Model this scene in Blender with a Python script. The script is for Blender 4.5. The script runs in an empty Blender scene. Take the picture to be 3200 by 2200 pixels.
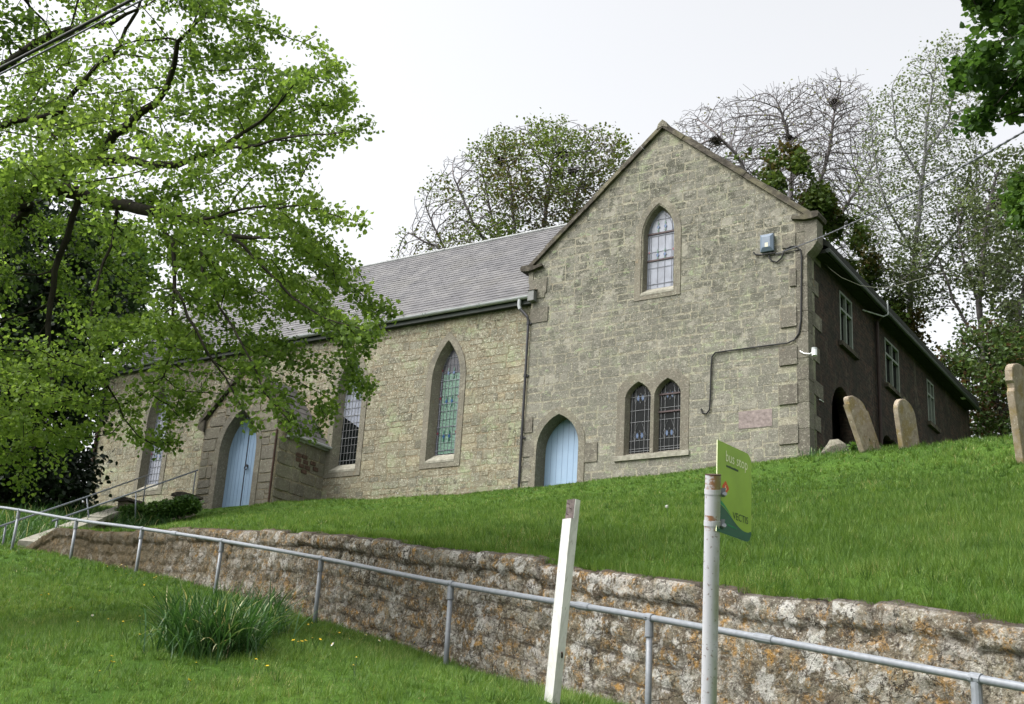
import bpy, math, random
import numpy as np
from mathutils import Vector, Matrix, noise as mnoise
from mathutils.geometry import tessellate_polygon

# ------------------------------------------------------------------ camera
random.seed(7); rng = np.random.default_rng(7)
S = bpy.context.scene
COL = S.collection
HEAD, PITCH, ROLL, FPX, EYE = 2.1597028, 0.32327891, 0.06178661, 3977.8, 1.6
_f = np.array([math.cos(HEAD)*math.cos(PITCH), math.sin(HEAD)*math.cos(PITCH), math.sin(PITCH)])
_r = np.array([math.sin(HEAD), -math.cos(HEAD), 0.0]); _u = np.cross(_r, _f)
_R = _r*math.cos(ROLL)+_u*math.sin(ROLL); _U = -_r*math.sin(ROLL)+_u*math.cos(ROLL)
CM = np.array([_R, _U, _f])
cam = bpy.data.cameras.new('camera'); camo = bpy.data.objects.new('camera', cam); COL.objects.link(camo)
cam.sensor_width = 36; cam.lens = FPX/3200*36; cam.clip_end = 3000; cam.clip_start = 0.05
m = Matrix(((_R[0], _U[0], -_f[0], 0), (_R[1], _U[1], -_f[1], 0), (_R[2], _U[2], -_f[2], EYE), (0, 0, 0, 1)))
camo.matrix_world = m
S.camera = camo

# ------------------------------------------------------------------ sky, sun, exposure
SUN_EL, SUN_AZ = math.radians(50), math.radians(232)      # azimuth as math angle of the direction TOWARDS the sun
w = bpy.data.worlds.new('World'); S.world = w; w.use_nodes = True
nt = w.node_tree; nt.nodes.clear()
sky = nt.nodes.new('ShaderNodeTexSky'); sky.sky_type = 'NISHITA'; sky.sun_disc = False
sky.sun_elevation = SUN_EL; sky.sun_rotation = math.radians(90)-SUN_AZ
sky.dust_density = 6; sky.air_density = 1.0; sky.ozone_density = 1.0
hs = nt.nodes.new('ShaderNodeHueSaturation'); hs.inputs['Saturation'].default_value = 0.12
hs.inputs['Value'].default_value = 1.0
bg = nt.nodes.new('ShaderNodeBackground'); bg.inputs['Strength'].default_value = 0.15
wo = nt.nodes.new('ShaderNodeOutputWorld')
nt.links.new(sky.outputs[0], hs.inputs['Color']); nt.links.new(hs.outputs[0], bg.inputs['Color'])
nt.links.new(bg.outputs[0], wo.inputs['Surface'])
sl = bpy.data.lights.new('sun', 'SUN'); sl.energy = .75; sl.angle = math.radians(30); sl.color = (1, .96, .9)
so = bpy.data.objects.new('sun', sl); COL.objects.link(so)
sd = Vector((math.cos(SUN_EL)*math.cos(SUN_AZ), math.cos(SUN_EL)*math.sin(SUN_AZ), math.sin(SUN_EL)))
so.rotation_euler = sd.to_track_quat('Z', 'Y').to_euler()
S.view_settings.view_transform = 'Standard'; S.view_settings.look = 'None'
S.view_settings.exposure = 1.32; S.view_settings.gamma = 1
S.render.film_transparent = False

# ------------------------------------------------------------------ helpers
def ray(x, y):
    return CM.T @ np.array([(x-1600)/FPX, -(y-1100)/FPX, 1.0])
def E3(d): return np.array([d[0], d[1], d[2]+EYE])
def onY(x, y, Y): d = ray(x, y); return E3(d*Y/d[1])
def onX(x, y, X): d = ray(x, y); return E3(d*X/d[0])
def atD(x, y, z): return E3(ray(x, y)*z)
def proj(P):
    P = np.atleast_2d(P).astype(float).copy(); P[:, 2] -= EYE
    c = P @ CM.T
    z = np.maximum(c[:, 2], 1e-3)
    return 1600+FPX*c[:, 0]/z, 1100-FPX*c[:, 1]/z, c[:, 2]

def tag(o, label=None, cat=None, group=None, kind=None):
    if label: o['label'] = label
    if cat: o['category'] = cat
    if group: o['group'] = group
    if kind: o['kind'] = kind
    return o
def empty(name, loc=(0, 0, 0), label=None, cat=None, group=None):
    o = bpy.data.objects.new(name, None); COL.objects.link(o); o.location = loc
    o.empty_display_size = .2
    return tag(o, label, cat, group)
def link(name, me, mat, parent=None, smooth=False):
    if mat is not None: me.materials.append(mat)
    o = bpy.data.objects.new(name, me); COL.objects.link(o)
    if parent is not None:
        o.parent = parent
        o.matrix_parent_inverse = Matrix.Translation(wloc(parent)).inverted()
    if smooth: me.polygons.foreach_set('use_smooth', [True]*len(me.polygons))
    return o
def wloc(o):
    v = Vector(o.location)
    return v            # parents are Empties with translation only, or meshes at the origin of their thing
class MB:
    def __init__(s): s.v = []; s.f = []; s.t = []
    def add(s, vs, fs, tone=0.0):
        n = len(s.v); s.v.extend([tuple(map(float, p)) for p in vs])
        for f in fs: s.f.append([i+n for i in f]); s.t.append(tone)
        return n
    def box(s, a, b, tone=0.0):
        x0, y0, z0 = a; x1, y1, z1 = b
        s.add([(x0, y0, z0), (x1, y0, z0), (x1, y1, z0), (x0, y1, z0), (x0, y0, z1), (x1, y0, z1), (x1, y1, z1), (x0, y1, z1)],
              [(0, 3, 2, 1), (4, 5, 6, 7), (0, 1, 5, 4), (1, 2, 6, 5), (2, 3, 7, 6), (3, 0, 4, 7)], tone)
    def obox(s, c, ax, ay, az, tone=0.0):
        """box about c with half-axis vectors"""
        c, ax, ay, az = map(np.array, (c, ax, ay, az))
        vs = [c+sx*ax+sy*ay+sz*az for sz in (-1, 1) for sx, sy in ((-1, -1), (1, -1), (1, 1), (-1, 1))]
        s.add(vs, [(0, 3, 2, 1), (4, 5, 6, 7), (0, 1, 5, 4), (1, 2, 6, 5), (2, 3, 7, 6), (3, 0, 4, 7)], tone)
    def tube(s, pts, r, n=8, cap=True, tone=0.0):
        pts = [np.array(p, float) for p in pts]; k = len(pts)
        rs = r if hasattr(r, '__len__') else [r]*k
        rings = []; ref = None
        for i, p in enumerate(pts):
            d = pts[min(i+1, k-1)]-pts[max(i-1, 0)]; d /= (np.linalg.norm(d)+1e-9)
            if ref is None: ref = np.array((0, 0, 1.0)) if abs(d[2]) < .9 else np.array((1.0, 0, 0))
            a = np.cross(d, ref); a /= np.linalg.norm(a); b = np.cross(a, d); ref = b
            rings.append([p+rs[i]*(a*math.cos(2*math.pi*j/n)+b*math.sin(2*math.pi*j/n)) for j in range(n)])
        vs = [q for rg in rings for q in rg]
        fs = [(i*n+j, i*n+(j+1) % n, (i+1)*n+(j+1) % n, (i+1)*n+j) for i in range(k-1) for j in range(n)]
        if cap: fs += [tuple(range(n))[::-1], tuple((k-1)*n+j for j in range(n))]
        s.add(vs, fs, tone)
    def prism(s, poly, mp, d0, d1, tone=0.0):
        """poly (u,v) extruded between depths through mp(u,v,d)"""
        n = len(poly)
        vs = [mp(u, v, d0) for u, v in poly]+[mp(u, v, d1) for u, v in poly]
        fs = [tuple(range(n)), tuple(range(2*n-1, n-1, -1))]+[(i, i+n, (i+1) % n+n, (i+1) % n) for i in range(n)]
        s.add(vs, fs, tone)
    def loft(s, A, B, closed=True, tone=0.0):
        n = len(A); rg = range(n if closed else n-1)
        s.add(list(A)+list(B), [(i, (i+1) % n, n+(i+1) % n, n+i) for i in rg], tone)
    def build_each(s, name, mat, parent=None, smooth=False):
        par = list(range(len(s.v)))
        def fd(i):
            while par[i] != i: par[i] = par[par[i]]; i = par[i]
            return i
        for f in s.f:
            for i in f[1:]: par[fd(i)] = fd(f[0])
        grp = {}
        for k, f in enumerate(s.f): grp.setdefault(fd(f[0]), []).append(k)
        for ks in grp.values():
            mp_ = {}; q = MB()
            for k in ks:
                for i in s.f[k]:
                    if i not in mp_: mp_[i] = len(mp_); q.v.append(s.v[i])
                q.f.append([mp_[i] for i in s.f[k]]); q.t.append(s.t[k])
            last = q.build(name, mat, parent, smooth)
        return last
    def build(s, name, mat, parent=None, smooth=False, fix=True):
        me = bpy.data.meshes.new(name); me.from_pydata(s.v, [], s.f)
        if fix:
            import bmesh
            bm = bmesh.new(); bm.from_mesh(me); bmesh.ops.recalc_face_normals(bm, faces=bm.faces); bm.to_mesh(me); bm.free()
        a = me.attributes.new('tone', 'FLOAT', 'FACE')
        if len(s.t) == len(me.polygons): a.data.foreach_set('value', np.array(s.t, np.float32))
        me.update()
        return link(name, me, mat, parent, smooth)
def np_mesh(name, V, F, mat, parent=None, tone=None, smooth=False):
    """fast mesh: V (n,3); F (m,k) all the same k"""
    me = bpy.data.meshes.new(name); V = np.asarray(V, np.float32); F = np.asarray(F, np.int32)
    me.vertices.add(len(V)); me.vertices.foreach_set('co', V.ravel())
    k = F.shape[1]; me.loops.add(F.size); me.loops.foreach_set('vertex_index', F.ravel())
    me.polygons.add(len(F)); me.polygons.foreach_set('loop_start', np.arange(0, F.size, k, dtype=np.int32))
    try: me.polygons.foreach_set('loop_total', np.full(len(F), k, np.int32))
    except Exception: pass
    if smooth: me.polygons.foreach_set('use_smooth', np.ones(len(F), bool))
    me.update(calc_edges=True)
    if tone is not None:
        a = me.attributes.new('tone', 'FLOAT', 'FACE'); a.data.foreach_set('value', np.asarray(tone, np.float32))
    return link(name, me, mat, parent)
def holes_mesh(name, outline, holes, mp, d0, d1, mat, parent):
    """flat polygon with holes, given thickness, mapped by mp(u,v,d)"""
    cu = bpy.data.curves.new(name, 'CURVE'); cu.dimensions = '2D'; cu.fill_mode = 'BOTH'; cu.extrude = .5
    for pl in [outline]+list(holes):
        sp = cu.splines.new('POLY'); sp.points.add(len(pl)-1); sp.use_cyclic_u = True
        for i, (u, v) in enumerate(pl): sp.points[i].co = (u, v, 0, 1)
    ob = bpy.data.objects.new(name+'_tmp', cu); COL.objects.link(ob)
    dg = bpy.context.evaluated_depsgraph_get()
    me = bpy.data.meshes.new_from_object(ob.evaluated_get(dg))
    bpy.data.objects.remove(ob); bpy.data.curves.remove(cu)
    for v in me.vertices: v.co = mp(v.co.x, v.co.y, d0 if v.co.z > 0 else d1)
    me.name = name; me.materials.clear()
    import bmesh
    bm = bmesh.new(); bm.from_mesh(me); bmesh.ops.remove_doubles(bm, verts=bm.verts, dist=1e-5)
    bmesh.ops.recalc_face_normals(bm, faces=bm.faces); bm.to_mesh(me); bm.free()
    return link(name, me, mat, parent)
def arch(cx, z0, hw, zs, zt, inset=0, n=12):
    """pointed arch outline, counter-clockwise from bottom right"""
    h = zt-zs; Rr = (hw*hw+h*h)/(2*hw); R2 = Rr-inset; hw2 = hw-inset
    h2 = math.sqrt(max(1e-6, R2*R2-(Rr-hw)**2)); z0 = z0+inset
    pts = [(cx-hw2, z0), (cx+hw2, z0)]
    a1 = math.atan2(h2, Rr-hw)
    for i in range(n+1):
        a = a1*i/n; pts.append((cx+hw-Rr+R2*math.cos(a), zs+R2*math.sin(a)))
    for i in range(n-1, -1, -1):
        a = a1*i/n; pts.append((cx-hw+Rr-R2*math.cos(a), zs+R2*math.sin(a)))
    return pts

# ------------------------------------------------------------------ materials
class NM:
    def __init__(s, name, rough=.8, spec=.3):
        s.m = bpy.data.materials.new(name); s.m.use_nodes = True; s.nt = s.m.node_tree; s.nt.nodes.clear()
        s.out = s.n('ShaderNodeOutputMaterial'); s.b = s.n('ShaderNodeBsdfPrincipled')
        s.b.inputs['Roughness'].default_value = rough; s.b.inputs['Specular IOR Level'].default_value = spec
        s.nt.links.new(s.b.outputs[0], s.out.inputs['Surface'])
        g = s.n('ShaderNodeNewGeometry'); s.pos = g.outputs['Position']; s.geo = g
    def n(s, t): return s.nt.nodes.new(t)
    def set(s, sock, v):
        if isinstance(v, bpy.types.NodeSocket): s.nt.links.new(v, sock)
        elif v is not None:
            if hasattr(v, '__len__') and len(v) == 3 and sock.type == 'RGBA': v = (*v, 1)
            sock.default_value = v
    def scale(s, v, sc):
        q = s.n('ShaderNodeVectorMath'); q.operation = 'MULTIPLY'; s.set(q.inputs[0], v); q.inputs[1].default_value = sc; return q.outputs[0]
    def n_add(s, v, col, k):
        q = s.n('ShaderNodeVectorMath'); q.operation = 'MULTIPLY_ADD'; s.set(q.inputs[0], col); q.inputs[1].default_value = (k, k, k); s.set(q.inputs[2], v); return q.outputs[0]
    def noise(s, sc, detail=4, rough=.55, vec=None, dist=0, col=False):
        q = s.n('ShaderNodeTexNoise'); q.inputs['Scale'].default_value = sc; q.inputs['Detail'].default_value = detail
        q.inputs['Roughness'].default_value = rough; q.inputs['Distortion'].default_value = dist
        s.set(q.inputs['Vector'], vec if vec is not None else s.pos); return q.outputs['Color' if col else 'Fac']
    def vor(s, sc, feature='F1', out='Distance', vec=None, rnd=1):
        q = s.n('ShaderNodeTexVoronoi'); q.feature = feature; q.inputs['Scale'].default_value = sc; q.inputs['Randomness'].default_value = rnd
        s.set(q.inputs['Vector'], vec if vec is not None else s.pos); return q.outputs[out]
    def ramp(s, fac, stops, interp='LINEAR'):
        q = s.n('ShaderNodeValToRGB'); q.color_ramp.interpolation = interp; e = q.color_ramp.elements
        while len(e) < len(stops): e.new(.5)
        for i, (p, c) in enumerate(stops):
            e[i].position = p; e[i].color = (c, c, c, 1) if not hasattr(c, '__len__') else (*c, 1)
        s.set(q.inputs['Fac'], fac); return q.outputs['Color']
    def mix(s, fac, a, b, mode='MIX'):
        q = s.n('ShaderNodeMix'); q.data_type = 'RGBA'; q.blend_type = mode; q.clamp_factor = True
        s.set(q.inputs[0], fac); s.set(q.inputs[6], a); s.set(q.inputs[7], b); return q.outputs[2]
    def math(s, op, a, b=None):
        q = s.n('ShaderNodeMath'); q.operation = op; s.set(q.inputs[0], a)
        if b is not None: s.set(q.inputs[1], b)
        return q.outputs[0]
    def sepz(s, i=2):
        q = s.n('ShaderNodeSeparateXYZ'); s.set(q.inputs[0], s.pos); return q.outputs[i]
    def attr(s, name='tone'):
        q = s.n('ShaderNodeAttribute'); q.attribute_name = name; return q.outputs['Fac']
    def bump(s, h, strength=.5, dist=.02, normal=None):
        q = s.n('ShaderNodeBump'); q.inputs['Strength'].default_value = strength; q.inputs['Distance'].default_value = dist
        s.set(q.inputs['Height'], h)
        if normal is not None: s.set(q.inputs['Normal'], normal)
        return q.outputs[0]
    def done(s, col, normal=None, rough=None, metal=None):
        s.set(s.b.inputs['Base Color'], col)
        if normal is not None: s.set(s.b.inputs['Normal'], normal)
        if rough is not None: s.set(s.b.inputs['Roughness'], rough)
        if metal is not None: s.set(s.b.inputs['Metallic'], metal)
        return s.m
def plain(name, col, rough=.6, metal=0, var=.15, sc=8, spec=.3, bump=0):
    M = NM(name, rough, spec)
    n = M.noise(sc, 5, .6)
    c = M.mix(M.ramp(n, [(.3, 0), (.7, 1)]), tuple(x*(1-var) for x in col), tuple(min(1, x*(1+var)) for x in col))
    return M.done(c, M.bump(n, bump, .01) if bump else None, None, metal)

def church_stone(name, cols, green=.5, dark=.5, zdark=(14, 17), sm=1.0):
    M = NM(name, .92, .15)
    t = M.attr()
    c = M.ramp(t, [(i/(len(cols)-1), k) for i, k in enumerate(cols)])
    big = M.noise(.55, 3, .6)
    mid = M.noise(2.6, 6, .65)
    c = M.mix(M.ramp(mid, [(.35, .75), (.65, 0)]), c, M.mix(.5, c, (.13, .125, .095)))
    # pale green lichen in patches
    g = M.noise(1.7, 7, .68, vec=M.scale(M.pos, (1, 1, 1.3)))
    gf = M.math('MULTIPLY', M.ramp(g, [(.50, 0), (.60, 1)]), M.ramp(big, [(.40, 0), (.62, green)]))
    c = M.mix(gf, c, (.27, .325, .18))
    # dark moss and soot, strongest near the top of the gable
    d = M.noise(5.2, 9, .74)
    z = M.sepz(); hz = M.n('ShaderNodeMapRange'); hz.inputs[1].default_value = zdark[0]-4; hz.inputs[2].default_value = zdark[1]
    hz.inputs[3].default_value = .12; hz.inputs[4].default_value = 1; M.set(hz.inputs[0], z)
    df = M.math('MULTIPLY', M.ramp(d, [(.465, 0), (.53, 1)]), M.math('MULTIPLY', hz.outputs[0], dark))
    df = M.math('MULTIPLY', df, M.ramp(M.noise(.9, 3, .5), [(.38, .15), (.6, 1)]))
    c = M.mix(df, c, (.062, .062, .048))
    f2 = M.noise(11, 9, .78); mk = M.ramp(M.noise(1.15, 5, .6, vec=M.scale(M.pos, (1, 1, 1.25))), [(.40, .15), (.62, 1)]); mk2 = M.ramp(M.noise(1.5, 5, .6, vec=M.scale(M.pos, (1.2, 1, .9))), [(.42, .1), (.6, 1)])
    c = M.mix(M.math('MULTIPLY', mk, M.ramp(f2, [(.40, .9*sm), (.50, 0)])), c, (.08, .076, .058))
    c = M.mix(M.math('MULTIPLY', mk2, M.ramp(f2, [(.52, 0), (.60, .7*sm)])), c, (.36, .345, .27))
    wt = M.noise(1.1, 6, .7); c = M.mix(M.ramp(wt, [(.55, 0), (.68, .55)]), c, (.31, .29, .225))
    oc = M.noise(4.2, 6, .7, vec=M.scale(M.pos, (1.3, 1, 1))); c = M.mix(M.ramp(oc, [(.62, 0), (.70, .35)]), c, (.26, .17, .08))
    if name == 'gable_stone':
        c = M.mix(.5, c, (.15, .145, .122))
        b1 = M.noise(3.0, 10, .8, vec=M.scale(M.pos, (1, 1, 1.3))); zz = M.n('ShaderNodeMapRange'); zz.inputs[1].default_value = 11; zz.inputs[2].default_value = 14.5; zz.inputs[3].default_value = .15; zz.inputs[4].default_value = .9; M.set(zz.inputs[0], M.sepz())
        c = M.mix(M.math('MULTIPLY', M.ramp(b1, [(.50, 0), (.56, 1)]), zz.outputs[0]), c, (.068, .068, .052))
        b2 = M.noise(1.7, 7, .7, vec=M.scale(M.pos, (1.1, 1, 1))); c = M.mix(M.ramp(b2, [(.55, 0), (.60, .55)]), c, (.31, .295, .24))
        b3 = M.noise(2.7, 6, .7, vec=M.scale(M.pos, (.8, 1, 1.6))); c = M.mix(M.ramp(b3, [(.60, 0), (.64, .6)]), c, (.24, .29, .165))
    sp = M.noise(30, 3, .6)
    c = M.mix(M.ramp(sp, [(.60, 0), (.66, .75*sm)]), c, (.50, .49, .40))
    c = M.mix(M.ramp(sp, [(.28, .45), (.38, 0)]), c, (.07, .065, .05))
    h = M.math('ADD', M.math('MULTIPLY', mid, .6), M.math('MULTIPLY', M.noise(16, 7, .7), 1.0))
    return M.done(c, M.bump(h, .75, .035))
M_gable = church_stone('gable_stone', [(.11, .104, .09), (.17, .162, .137), (.205, .195, .162), (.155, .147, .125), (.27, .255, .212)], .55, 1.0)
M_mortar_gable = church_stone('gable_mortar', [(.265, .245, .185), (.285, .26, .195)], .5, .8)
M_nave = church_stone('nave_stone', [(.135, .125, .095), (.19, .175, .125), (.225, .20, .138), (.19, .182, .138), (.27, .235, .155)], .8, .35, (16, 22))
M_mortar = church_stone('lime_mortar', [(.215, .175, .115), (.225, .18, .12)], .35, .6, (14, 18))
M_quoin = church_stone('quoin_stone', [(.10, .09, .075), (.125, .113, .095), (.15, .138, .115)], .1, .4, (13, 18), .5)
M_ashlar = church_stone('dressed_stone', [(.15, .135, .11), (.18, .165, .13), (.135, .125, .105), (.20, .18, .14)], .12, .4, (13, 18), .45)
def _sill():
    M = NM('sill_stone', .9, .2); n = M.noise(9, 6, .65)
    return M.done(M.ramp(n, [(.3, (.15, .14, .11)), (.55, (.25, .24, .195)), (.7, (.33, .315, .265))]), M.bump(n, .5, .02))
M_sill = _sill()
def _coping():
    M = NM('coping_stone', .95, .1); n = M.noise(5, 8, .7); n2 = M.noise(1.5, 4)
    c = M.ramp(n, [(.3, (.026, .024, .02)), (.5, (.055, .049, .040)), (.68, (.13, .118, .093))])
    c = M.mix(M.ramp(n2, [(.5, 0), (.65, .5)]), c, (.16, .15, .09))
    return M.done(c, M.bump(n, .8, .04))
M_coping = _coping()
def _brick():
    M = NM('dark_brick', .9, .15)
    q = M.n('ShaderNodeTexBrick'); cb = M.n('ShaderNodeCombineXYZ'); sp = M.n('ShaderNodeSeparateXYZ'); M.set(sp.inputs[0], M.pos)
    nn = M.math('MULTIPLY', M.noise(3, 3), .03)
    M.set(cb.inputs[0], M.math('ADD', sp.outputs[1], nn)); M.set(cb.inputs[1], M.math('ADD', sp.outputs[2], nn)); M.set(q.inputs['Vector'], cb.outputs[0])
    q.inputs['Color1'].default_value = (.06, .034, .025, 1); q.inputs['Color2'].default_value = (.028, .023, .018, 1)
    q.inputs['Mortar'].default_value = (.065, .055, .043, 1); q.inputs['Scale'].default_value = 1; q.inputs['Brick Width'].default_value = .23
    q.inputs['Row Height'].default_value = .085; q.inputs['Mortar Size'].default_value = .006
    c = M.mix(M.ramp(M.noise(1.3, 5, .6), [(.4, 0), (.65, .8)]), q.outputs[0], (.022, .022, .016))
    c = M.mix(M.ramp(M.noise(2.2, 6, .6, vec=M.scale(M.pos, (1, 1, .35))), [(.55, 0), (.68, .5)]), c, (.085, .08, .06))
    c = M.mix(M.ramp(M.noise(9, 6, .7), [(.40, .8), (.52, 0)]), c, (.014, .013, .011))
    return M.done(c, M.bump(M.noise(20, 6), .6, .02))
M_brick = _brick()
def _slate():
    M = NM('roof_slate', .55, .4); t = M.attr()
    c = M.ramp(t, [(0, (.062, .061, .065)), (.4, (.078, .076, .080)), (.7, (.088, .086, .089)), (1, (.112, .109, .111))])
    n = M.noise(2.2, 6, .6, vec=M.scale(M.pos, (1, .6, .6)))
    c = M.mix(M.ramp(n, [(.45, 0), (.7, .5)]), c, (.17, .165, .16))
    c = M.mix(M.ramp(M.noise(30, 4, .6), [(.64, 0), (.72, .6)]), c, (.36, .35, .34))
    c = M.mix(M.ramp(M.noise(.7, 4, .6), [(.5, 0), (.7, .35)]), c, (.1, .095, .08))
    return M.done(c, M.bump(M.noise(25, 5), .25, .01), M.ramp(n, [(0, .45), (1, .7)]))
M_slate = _slate()
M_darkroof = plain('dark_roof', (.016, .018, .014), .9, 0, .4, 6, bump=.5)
M_lead = plain('lead_ridge', (.24, .25, .25), .55, 0, .2, 4)
M_gut = plain('grey_gutter', (.34, .36, .365), .35, 0, .12, 3, .5)
M_gutgreen = plain('green_gutter', (.022, .032, .024), .5, 0, .25, 3, .4)
M_black = plain('black_plastic', (.012, .012, .014), .4, 0, .3, 4, .5)
M_cable = plain('black_cable', (.018, .018, .018), .6, 0, .3, 4)
M_cablegrey = plain('grey_cable', (.07, .075, .09), .45, 0, .3, 10, .5)
M_white = plain('white_plastic', (.7, .72, .72), .4, 0, .08, 8, .5)
M_whitewire = plain('white_wire', (.30, .29, .24), .5, 0, .1, 8)
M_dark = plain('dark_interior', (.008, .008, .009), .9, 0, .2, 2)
M_rustpipe = plain('rusty_pipe', (.05, .027, .019), .8, 0, .35, 5, bump=.3)
def _blue():
    M = NM('blue_door_paint', .45, .4); n = M.noise(3, 5, .6)
    c = M.mix(M.ramp(n, [(.4, 0), (.7, .5)]), (.215, .31, .43), (.25, .345, .46))
    v = M.noise(18, 4, .6, vec=M.scale(M.pos, (2, 2, .15)))
    c = M.mix(M.ramp(v, [(.55, 0), (.75, .35)]), c, (.15, .245, .37))
    return M.done(c, M.bump(v, .12, .01))
M_blue = _blue()
M_darkblue = plain('dark_blue_paint', (.012, .02, .05), .5, 0, .2, 5)
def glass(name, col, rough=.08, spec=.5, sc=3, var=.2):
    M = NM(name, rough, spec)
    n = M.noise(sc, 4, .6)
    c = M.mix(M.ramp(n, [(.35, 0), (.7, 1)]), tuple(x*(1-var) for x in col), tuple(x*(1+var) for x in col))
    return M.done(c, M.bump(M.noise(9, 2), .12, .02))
M_glass_lilac = glass('sky_tinted_window_glass', (.20, .215, .255), .25, .4)  # pale lilac sky reflection put into the pane colour
M_glass_dark = glass('dark_window_glass', (.008, .009, .009), .10, .08)
M_glass_mid = glass('grey_window_glass', (.035, .035, .042), .2, .35)
M_blind = plain('green_blind', (.105, .20, .145), .7, 0, .15, 2)
M_came = plain('lead_came', (.17, .175, .18), .4, 0, .1, 20, .5)
M_came_dark = plain('dark_lead_came', (.15, .16, .19), .5, 0, .2, 20)
M_bluegl = plain('blue_stained_glass', (.012, .05, .13), .15, 0, .2, 12, .6)
M_greengl = plain('green_stained_glass', (.012, .07, .04), .15, 0, .2, 12, .6)
M_redgl = plain('red_stained_glass', (.13, .02, .035), .15, 0, .2, 12, .6)
M_brownframe = plain('brown_iron_bar', (.055, .035, .035), .6, 0, .2, 8)
M_whiteframe = plain('pale_window_frame', (.15, .175, .145), .6, 0, .15, 6)
M_iron = plain('black_iron', (.02, .02, .022), .5, 0, .2, 6)
def _galv(name, col, rust=0.0, rough=.42):
    M = NM(name, rough, .5); n = M.noise(26, 5, .6); n2 = M.noise(2.5, 4)
    c = M.mix(M.ramp(n, [(.35, 0), (.65, 1)]), tuple(x*.85 for x in col), tuple(min(1, x*1.12) for x in col))
    c = M.mix(M.ramp(n2, [(.5, 0), (.75, .35)]), c, tuple(x*.6 for x in col))
    if rust:
        z = M.sepz()
        r1 = M.noise(42, 3, .5); c = M.mix(M.ramp(r1, [(.655, 0), (.69, .75)]), c, (.14, .075, .045))
    return M.done(c, M.bump(n, .08, .004), None, .0)
M_galv = _galv('galvanised_tube', (.175, .19, .21))
M_thinrail = _galv('worn_thin_tube', (.12, .135, .16))
def _pole():
    M = NM('rusty_grey_paint', .5, .4)
    z = M.sepz(); n = M.noise(11, 6, .7)
    c = M.mix(M.ramp(M.noise(3, 4), [(.4, 0), (.7, .5)]), (.40, .40, .43), (.33, .335, .37))
    c = M.mix(M.ramp(M.noise(60, 3, .5), [(.62, 0), (.68, .7)]), c, (.12, .08, .06))
    # rust blooms around top and clamps (worn paint with shapes of their own)
    a = M.attr()
    f = M.math('ADD', n, M.math('MULTIPLY', a, .26))
    c = M.mix(M.ramp(f, [(.66, 0), (.73, .95)]), c, (.20, .085, .03))
    # algae on the side away from the road
    gx = M.n('ShaderNodeSeparateXYZ'); M.set(gx.inputs[0], M.geo.outputs['Normal'])
    al = M.math('MULTIPLY', M.ramp(gx.outputs[0], [(.45, 0), (.9, 1)]), M.ramp(M.noise(6, 5), [(.4, 0), (.6, .6)]))
    c = M.mix(al, c, (.16, .19, .07))
    return M.done(c, M.bump(n, .15, .004))
M_pole = _pole()
def _wpost():
    M = NM('white_gloss_paint', .5, .3); v = M.noise(5, 6, .65, vec=M.scale(M.pos, (3, 3, .5)))
    c = M.mix(M.ramp(v, [(.42, 0), (.66, .8)]), (.72, .71, .70), (.47, .465, .45))
    c = M.mix(M.ramp(M.noise(30, 4, .6, vec=M.scale(M.pos, (2, 2, .3))), [(.62, 0), (.70, .6)]), c, (.25, .23, .20))
    a = M.attr()
    c = M.mix(M.math('MULTIPLY', a, M.ramp(M.noise(7, 5), [(.3, .2), (.6, .9)])), c, (.36, .37, .29))
    return M.done(c, M.bump(v, .25, .006))
M_wpost = _wpost()
M_oldwood = plain('bare_grey_wood', (.13, .105, .10), .9, 0, .5, 30, bump=.7)
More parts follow.
